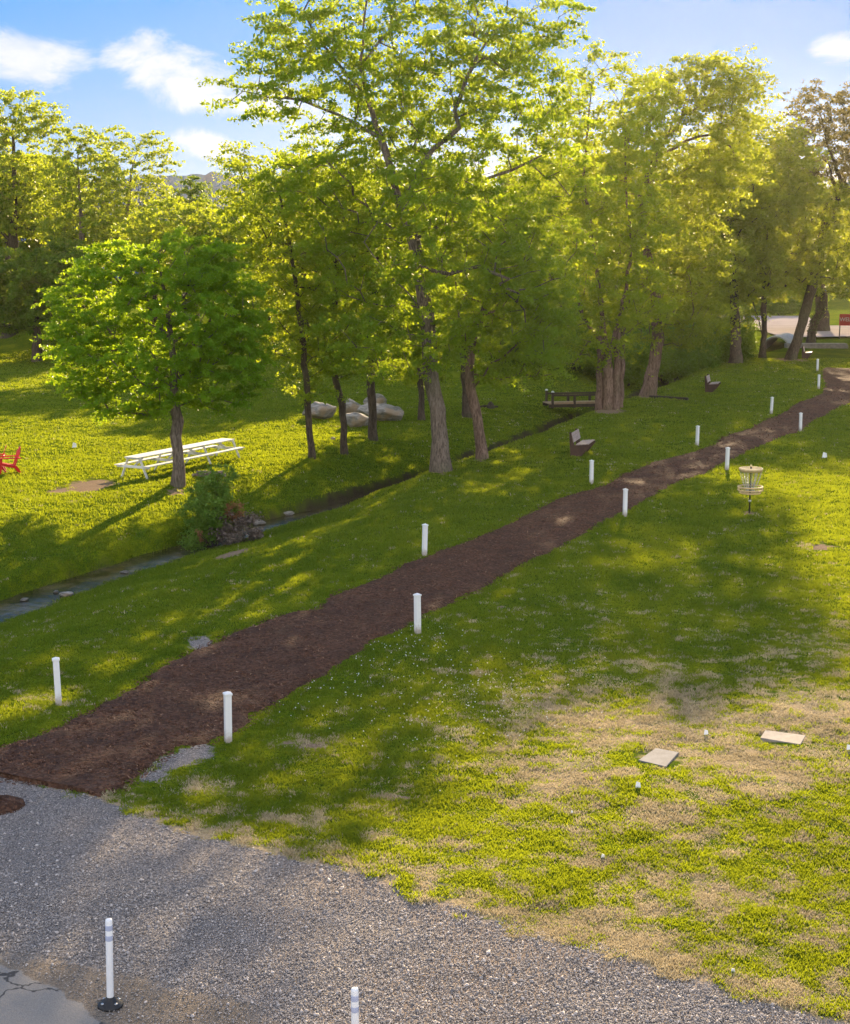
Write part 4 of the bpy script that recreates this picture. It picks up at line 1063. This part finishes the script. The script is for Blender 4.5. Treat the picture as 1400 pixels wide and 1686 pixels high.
# low stump / fallen wood
sq = G(808, 672); st = empty('tree_stump', sq, .2, 'low jagged stump with a fallen branch beyond the creek', 'stump')
MB().lathe([(.24, -.1), (.2, .06), (.15, .22), (.06, .34)], 9).build('stump_wood', M['bark_dark'], st)
MB().tube([(-.9, 0, .06), (-.3, .05, .1), (.4, 0, .07)], [.04, .07, .05], 7).build('fallen_branch', M['bark_dark'], st)
# timber edging right of the leaning trunk
e0, e1 = G(1070, 655), G(1133, 659); te = MB().bar((0, 0, 0), e1-e0, .16, .16, .015).build('landscape_timber', M['dark_timber']); te.location = e0 + Vector((0, 0, .06))
tag(te, 'dark timber beam lying on the lawn right of the leaning trunk', 'timber beam')

# ------------------------------------------------------------------ ground slabs, litter
def slab(corners, th, mat, label):
    P_ = [Vector(flat(*q)+(0,)) for q in corners]; c_ = sum(P_, Vector())/4; zz = tz(c_.x, c_.y)+.002
    b = bmesh.new(); lo_ = [b.verts.new((p_.x-c_.x, p_.y-c_.y, 0)) for p_ in P_]; hi_ = [b.verts.new((p_.x-c_.x, p_.y-c_.y, th)) for p_ in P_]
    b.faces.new(hi_); b.faces.new(list(reversed(lo_)))
    for i in range(4): b.faces.new((lo_[i], lo_[(i+1) % 4], hi_[(i+1) % 4], hi_[i]))
    bmesh.ops.bevel(b, geom=b.edges[:], offset=.006, segments=2, affect='EDGES'); bmesh.ops.recalc_face_normals(b, faces=b.faces)
    me = bpy.data.meshes.new('paving_slab'); b.to_mesh(me); b.free(); o = link('paving_slab', me, M[mat]); o.location = (c_.x, c_.y, zz-th+.025)
    return tag(o, label, 'slab', 'slabs set in the dry grass')
slab([(1051, 1253), (1080, 1233), (1118, 1240), (1097, 1264)], .05, 'slab_grey', 'grey square slab in the dry grass, turned slightly')
slab([(1252, 1217), (1260, 1204), (1327, 1213), (1318, 1228)], .05, 'slab', 'pale sunlit rectangular slab farther right in the dry grass')
def litter(q, s_, label, tilt=.9):
    s_ *= .7
    P_ = G(*q); mb = MB(); b = mb.b
    vs = [b.verts.new(v) for v in ((-.5*s_, 0, .0), (.45*s_, .05*s_, .1*s_), (.35*s_, .25*s_*tilt, .9*s_), (-.3*s_, .3*s_*tilt, 1.1*s_), (0, .1*s_, .5*s_))]
    for a, c_ in ((0, 1), (1, 2), (2, 3), (3, 0)): b.faces.new((vs[a], vs[c_], vs[4]))
    o = mb.build('paper_scrap', M['paper']); so = o.modifiers.new('thickness', 'SOLIDIFY'); so.thickness = .004; o.location = (P_.x, P_.y, P_.z+.02); tag(o, label, 'litter', 'paper scraps on the grass')
litter((1163, 1212), .11, 'white scrap between the two slabs'); litter((1051, 1300), .12, 'crumpled white scrap below the grey slab'); litter((1398, 1237), .11, 'white scrap at the right edge of the lawn')
litter((942, 1341), .05, 'tiny white scrap left of the crumpled one', .3); litter((993, 1415), .07, 'small white scrap near the gravel edge', .3); litter((1358, 755), .3, 'flat pale scrap on the far sunlit lawn', .2)
litter((123, 738), .28, 'pale scrap on the sunlit field above the picnic table end', .2)
litter((1207, 1605), .07, 'white scrap on the bare spot beside the gravel', .4)
# small mulch heap at left frame edge
hq = G(-4, 1328); mh = MB(); mh.lathe([(.42, -.02), (.33, .05), (.2, .10), (.05, .13)], 18)
for v in mh.b.verts: v.co += Vector((rng.normal(0, .02), rng.normal(0, .02), rng.normal(0, .012)))
o = mh.build('mulch_heap', M['mulch']); o.location = hq; tag(o, 'little heap of dark mulch on gravel at the left edge', 'mulch heap')

# ------------------------------------------------------------------ footbridge
p0 = at_depth(910, 668, 76.6); p1 = at_depth(1020, 668, 77.3)
br = empty('footbridge', (p0.x, 76.6, -.02), math.atan2(.7, p1.x-p0.x), 'low wooden footbridge with white capped end posts crossing the creek', 'bridge'); BL = p1.x-p0.x
MB().box((BL/2, .6, .02), (BL+.4, 1.2, .05), bevel=.005).build('deck', M['deck_wood'], br)
for sy in (0.0, 1.2):
    MB().box((BL/2, sy, -.09), (BL+.4, .07, .16), bevel=.005).build('beam', M['dark_timber'], br)
    MB().box((BL/2, sy, .46), (BL, .10, .09), bevel=.005).build('rail', M['dark_timber'], br)
    for k_ in range(4):
        x = BL*k_/3; hh = .62 if k_ in (0, 3) else .46
        ps = MB().box((x, sy, hh/2-.1), (.11, .13, hh+.2), bevel=.005).build('bridge_post', M['dark_timber'], br)
        if k_ in (0, 3): MB().lathe([(.08, 0), (.09, .03), (.05, .08), (.01, .09)], 12, (x, sy, hh)).build('post_cap', M['white_vinyl'], ps)
MB().box((BL/2, 0, .06), (BL-.2, .02, .07), bevel=.002).build('kickboard', M['deck_wood'], br)

# ------------------------------------------------------------------ culvert
cq = Vector((31.0, 129.5, -.25)); cv = empty('culvert', cq, 0, 'corrugated metal culvert arch where the creek passes under the road', 'culvert'); cv.rotation_euler = (0, 0, -.4)
mb = MB(); b = mb.b; ro, ri, Ld = 1.25, 1.15, 6.0; rings = []
for j in range(48):
    yy = j*Ld/47; wob = .04*math.sin(j*1.57*1.0)
    rings.append(([b.verts.new(((ro+wob)*math.cos(PI*k_/20), yy, (ro+wob)*math.sin(PI*k_/20)-.2)) for k_ in range(21)], [b.verts.new(((ri+wob)*math.cos(PI*k_/20), yy, (ri+wob)*math.sin(PI*k_/20)-.2)) for k_ in range(21)]))
for (a, a2), (c_, c2) in zip(rings, rings[1:]):
    for k_ in range(20): b.faces.new((a[k_], a[k_+1], c_[k_+1], c_[k_])); b.faces.new((a2[k_+1], a2[k_], c2[k_], c2[k_+1]))
a, a2 = rings[0]
for k_ in range(20): b.faces.new((a[k_+1], a[k_], a2[k_], a2[k_+1]))
mb.build('pipe', M['culvert'], cv)
MB().bar((1.2, -.2, .2), (6.0, .6, .12), .35, .5, .03).build('wing_wall', M['concrete'], cv)
# concrete ledge / old headwall at right
lq = G(1343, 573); lw = empty('concrete_ledge', lq, .0, 'low old concrete ledge around the ivy covered trunk', 'concrete ledge')
MB().box((0, 0, .15), (5.2, .9, .5), bevel=.05).build('ledge_block', M['concrete'], lw); MB().box((1.9, .1, .05), (1.5, 1.3, .45), bevel=.04).build('ledge_end', M['concrete'], lw)
# ivy trunk
iv = px_tree('ivy_tree', 'crooked ivy covered trunk rising from the concrete ledge', 'tree', (1335, 566), [(1336, 545), (1340, 530), (1350, 515), (1352, 500), (1356, 470), (1365, 420)],
             [(1360, 440, 36, 26), (1390, 470, 36, 20), (1340, 470, 30, 18)], n_cl=100, per=90, puff=.9, leaf=.27, lmat='leaf_olive', bmat='bark_dark', r_base=.32, seed=90, mind=.8)
cen = []; 
for (a_, b_) in zip([(1336, 562), (1337, 545), (1341, 530), (1350, 515)], [(1337, 545), (1341, 530), (1350, 515), (1352, 500)]):
    for f in np.linspace(0, 1, 9): v = at_depth(a_[0]*(1-f)+b_[0]*f, a_[1]*(1-f)+b_[1]*f, iv.location.y); cen.append(np.array(v)-np.array(iv.location))
V, Fc, tt = leaf_cloud(np.random.default_rng(5), np.array(cen), 90, .42, .16, 1.0); link('ivy', np_mesh('ivy', V, Fc, {'tint': tt}), M['leaf_ivy'], iv)

# ------------------------------------------------------------------ red sign
sq = G(1391, 558); sg = empty('red_sign', sq, 0, 'red board sign with pale lettering on two dark legs by the road', 'sign')
sS = sq.y/F; w_ = 30*sS; zt = at_depth(1391, 517, sq.y).z - sq.z; zb = at_depth(1391, 536, sq.y).z - sq.z
MB().box((w_/2-.3, 0, (zt+zb)/2), (w_+.6, .08, zt-zb), bevel=.01).build('board', M['sign_red'], sg)
for x in (-.5, w_-.1): MB().box((x, .07, zt/2-.1), (.09, .06, zt+.2), bevel=.006).build('leg', M['dark_steel'], sg)
fc = bpy.data.curves.new('lettering', 'FONT'); fc.body = 'WELCOME'; fc.size = .52; fc.extrude = .012; fc.align_x = 'CENTER'; fc.align_y = 'CENTER'
tmp_ = bpy.data.objects.new('tmp', fc); tme = bpy.data.meshes.new_from_object(tmp_); bpy.data.objects.remove(tmp_); tme.name = 'lettering'; tme.materials.clear()
ft = link('lettering', tme, M['sign_text'], sg); ft.location = (w_/2-.2, -.055, (zt+zb)/2+.02); ft.rotation_euler = (PI/2, 0, 0)

# ------------------------------------------------------------------ fences
def rail_fence(name, label, pts, h, n_rails, mat, post_w, step, pickets=0):
    base = Vector((pts[0][0], pts[0][1], 0)); root = empty(name, (base.x, base.y, 0), 0, label, 'fence'); P_ = []
    tot = sum((Vector(b_)-Vector(a_)).length for a_, b_ in zip(pts, pts[1:])); rp = resample(pts, int(tot/step)+1)
    for x, y in rp: P_.append(Vector((x-base.x, y-base.y, tz(x, y))))
    for q in P_: MB().box((q.x, q.y, q.z+h/2-.1), (post_w, post_w, h+.3), bevel=.01).build('fence_post', M[mat], root)
    for k_ in range(n_rails):
        z = h*(.92 - .5*k_/max(1, n_rails-1)) if n_rails < 3 else h*(.95-.38*k_)
        for a_, b_ in zip(P_, P_[1:]):
            MB().bar(a_+Vector((0, -.07, z)), b_+Vector((0, -.07, z)), .045, .10, .004).build('rail', M[mat], root)
    if pickets:
        mb = MB()
        for a_, b_ in zip(P_, P_[1:]):
            n_ = int((b_-a_).length/.3)
            for j in range(n_): q = a_.lerp(b_, (j+.5)/n_); mb.box((q.x, q.y-.12, q.z+h*.52), (.05, .025, h*.85))
        o = mb.build('picket', M[mat], root); o['kind'] = 'stuff'
    return root
fa, fb = flat(-60, 590), flat(110, 590)
rail_fence('rail_fence', 'weathered rail fence in the dark shade at the left field edge', [(fa[0]*1.06, fa[1]*1.06+2), (fb[0]*1.04, fb[1]*1.04+1)], 1.25, 2, 'fence_wood', .12, 2.6)
rail_fence('picket_fence', 'pale picket fence beyond the road behind the red sign', [(60, 186), (95, 188)], 1.9, 2, 'fence_white', .14, 3.0, 1)

# ------------------------------------------------------------------ scatter: grass, gravel, chips, clover
def path_d(x, y): return sdist(x, y, PATH_FINE)
slab_pts = [flat(1084, 1249), flat(1290, 1216)]
def sample_screen(n, y0, y1, x0=-160, x1=1560, power=1.0):
    """ground points spread by distance: dense near the road, thin far away"""
    yy = y0 + (y1-y0)*rng.uniform(0, 1, n)**power; xx = rng.uniform(x0, x1, n)
    x, y = (xx-CX), yy
    r = y-CY; cp, sp = math.cos(PITCH), math.sin(PITCH)
    dz = -sp - r/F*cp; t_ = -H/dz
    return (xx-CX)/F*t_, (cp - r/F*sp)*t_
def blades(x, y, z, hgt, wid, tint, lean=.45):
    n = len(x); a = rng.uniform(0, 2*PI, n); dx, dy = np.cos(a), np.sin(a); la = rng.uniform(0, 2*PI, n); lm = rng.uniform(.05, lean, n)*hgt*1.3
    B = np.stack([x, y, z], -1); w = wid*.5; s = np.stack([dx*w, dy*w, 0*w], -1)
    mid = B + np.stack([np.cos(la)*lm*.35, np.sin(la)*lm*.35, hgt*.55], -1); tip = B + np.stack([np.cos(la)*lm, np.sin(la)*lm, hgt], -1)
    V = np.stack([B - s, B + s, mid + s*.8, tip, mid - s*.8], 1).reshape(-1, 3)
    return V, np.arange(n*5).reshape(-1, 5), np.repeat(tint, 5)
N = 640000
x, y = sample_screen(N, 590, 1720, power=1.12)
g_, dr, ba, mu = masks(x, y); pd = path_d(x, y)
fb_ = fbm(x, y, 3.0, 3, 95)
ok = (g_ + (fb_-.5)*.9 < -.02) & (pd < -.04 + .1*(fb_-.5)) & (ba + (fb_-.5)*.9 < .55) & (mu < .5)
for sx, sy in slab_pts: ok &= np.hypot(x-sx, y-sy) > .42
dd_, _ = seg_dist(x, y, CREEK); ok &= dd_ > .42
ok &= rng.uniform(0, 1, len(x)) < .5 + 1.6*(fbm(x, y, 4.0, 4, 111)-.3)
x, y, dr = x[ok], y[ok], dr[ok]; z = terrain(x, y)
isdry = (dr*.85 + (fbm(x, y, 4.2, 5, 97)-.5)*2.4 + .13*((y < 27) & (x > 0)) - .22*sstep(30, 42, y) - .1*(x < -1) + rng.normal(0, .20, len(x))) > .58
k_ = np.maximum(1, y/27.0)
def clump(mask, hmul, matname, name, label, per):
    X_, Y_, Z_ = x[mask], y[mask], z[mask]; kk = k_[mask]; n = len(X_)
    thick = .5 + 1.2*np.clip(fbm(X_, Y_, 2.4, 4, 99)-.2, 0, 1)
    X_ = np.repeat(X_, per) + rng.normal(0, .03, n*per)*np.repeat(kk, per); Y_ = np.repeat(Y_, per) + rng.normal(0, .03, n*per)*np.repeat(kk, per); Z_ = np.repeat(Z_, per)
    hh = rng.uniform(.02, .072, n*per)*hmul*np.repeat(thick, per)*np.minimum(np.repeat(kk, per), 1.5); ww = rng.uniform(.009, .02, n*per)*np.repeat(kk, per)
    tint = np.clip(fbm(X_, Y_, .8, 4, 101)*1.3-.35 + rng.uniform(-.35, .45, n*per), 0, 1)
    V, Fc, tt = blades(X_, Y_, Z_-.01, hh, ww, tint, .8)
    tag(link(name, np_mesh(name, V, Fc, {'tint': tt}), M[matname]), label, 'grass', kind='stuff')
clump(~isdry, 1.0, 'grass', 'green_grass', 'green grass blades covering the lawn and creek banks', 4)
clump(isdry, .9, 'dry_grass', 'dry_grass', 'straw coloured dry grass along the gravel edge and in patches', 5)

# clover flowers
x, y = sample_screen(26000, 1000, 1320, 420, 1000); cf = gauss_spots(x, y, [(640, 1070, 110, 40, 1), (800, 1130, 130, 50, .9), (560, 1150, 80, 30, .6), (700, 1200, 120, 40, .5)])
ok = (rng.uniform(0, 1, len(x)) < cf*.09) & (path_d(x, y) < -.1); x, y = x[ok], y[ok]; z = terrain(x, y) + rng.uniform(.05, .09, len(x))
oc = np.array([(1, 0, 0), (-1, 0, 0), (0, 1, 0), (0, -1, 0), (0, 0, 1), (0, 0, -1)], float); of = np.array([(0, 2, 4), (2, 1, 4), (1, 3, 4), (3, 0, 4), (2, 0, 5), (1, 2, 5), (3, 1, 5), (0, 3, 5)])
V = (np.stack([x, y, z], -1)[:, None, :] + oc[None]*rng.uniform(.008, .014, len(x))[:, None, None]).reshape(-1, 3); Fc = (of[None] + 6*np.arange(len(x))[:, None, None]).reshape(-1, 3)
tag(link('clover_flowers', np_mesh('clover_flowers', V, Fc), M['clover']), 'tiny white clover flowers dotted through the grass by the path', 'flowers', kind='stuff')

# gravel stones
x, y = sample_screen(230000, 1225, 1740, -160, 1560, power=.9); g_, dr, ba, mu = masks(x, y)
ad = sdist(x, y, ASPH); di = sdist(x, y, DIRT)
ok = (g_ + (fbm(x, y, 3, 3, 103)-.5)*.5 > -.02) & (path_d(x, y) < 0) & (ad < -.05) & ((di < 0) | (rng.uniform(0, 1, len(x)) < .25))
x, y = x[ok], y[ok]; n = len(x); s_ = np.clip(.0035 + .0038*np.exp(rng.normal(0, .65, n)), .004, .03); z = terrain(x, y)
pz = oc[None]*s_[:, None, None]*np.stack([rng.uniform(.7, 1.5, n), rng.uniform(.7, 1.3, n), rng.uniform(.5, .9, n)], -1)[:, None, :]
a = rng.uniform(0, 2*PI, n); b_ = rng.normal(0, .5, n); ca, sa, cb, sb = np.cos(a), np.sin(a), np.cos(b_), np.sin(b_)
xx = pz[..., 0]*cb[:, None]-pz[..., 2]*sb[:, None]; zz = pz[..., 0]*sb[:, None]+pz[..., 2]*cb[:, None]; yy = pz[..., 1]
V = np.stack([xx*ca[:, None]-yy*sa[:, None]+x[:, None], xx*sa[:, None]+yy*ca[:, None]+y[:, None], zz+z[:, None]+.008], -1).reshape(-1, 3)
Fc = (of[None] + 6*np.arange(n)[:, None, None]).reshape(-1, 3)
tag(link('gravel', np_mesh('gravel', V, Fc, {'tint': np.repeat(np.clip(rng.beta(1.6, 2.6, n), 0, 1), 6)}), M['gravel_stone']), 'loose grey gravel stones covering the near road shoulder', 'gravel', kind='stuff')

# mulch chips
x, y = sample_screen(190000, 640, 1330, -160, 1420, power=.8); pd = path_d(x, y); ok = pd > -.10 + .1*rng.uniform(-1, 1, len(x))
x, y = x[ok], y[ok]; n = len(x); z = terrain(x, y)+.06
fr = np.clip(path_d(x, y), 0, .25)/.25; z = terrain(x, y)+.005+.055*fr + (fbm(x, y, .9, 3, 63)-.5)*.05
kk = np.maximum(1, y/30); L_ = rng.uniform(.010, .05, n)**1*kk; w_ = rng.uniform(.005, .012, n)*kk
d = rng.normal(0, 1, (n, 3)); d[:, 2] *= .45; d /= np.linalg.norm(d, axis=1)[:, None]; e = rng.normal(0, 1, (n, 3)); e = np.cross(d, e); e /= np.linalg.norm(e, axis=1)[:, None]
P_ = np.stack([x, y, z], -1); V = np.stack([P_-d*L_[:, None]-e*w_[:, None], P_+d*L_[:, None]-e*w_[:, None]*.5, P_+d*L_[:, None]+e*w_[:, None], P_-d*L_[:, None]*.8+e*w_[:, None]], 1).reshape(-1, 3)
tag(link('mulch_chips', np_mesh('mulch_chips', V, np.arange(n*4).reshape(-1, 4), {'tint': np.repeat(rng.uniform(0, 1, n), 4)}), M['chip']), 'shredded bark chips lying loose on the mulch path', 'mulch', kind='stuff')

# ------------------------------------------------------------------ haze
b = bmesh.new(); bmesh.ops.create_cube(b, size=1.0, matrix=Matrix.LocRotScale(Vector((0, 420, 27.5)), None, Vector((2400, 960, 62)))); me = bpy.data.meshes.new('haze'); b.to_mesh(me); b.free()
m, t, out = new_mat('haze_air'); vol = t.add('ShaderNodeVolumePrincipled'); vol.inputs['Color'].default_value = (1.0, .93, .78, 1); vol.inputs['Density'].default_value = .00007; vol.inputs['Anisotropy'].default_value = .72
t.link(vol.outputs[0], out.inputs['Volume'])
tag(link('haze', me, m), 'thin sunlit haze between the trees and the ridge', 'haze', kind='stuff')
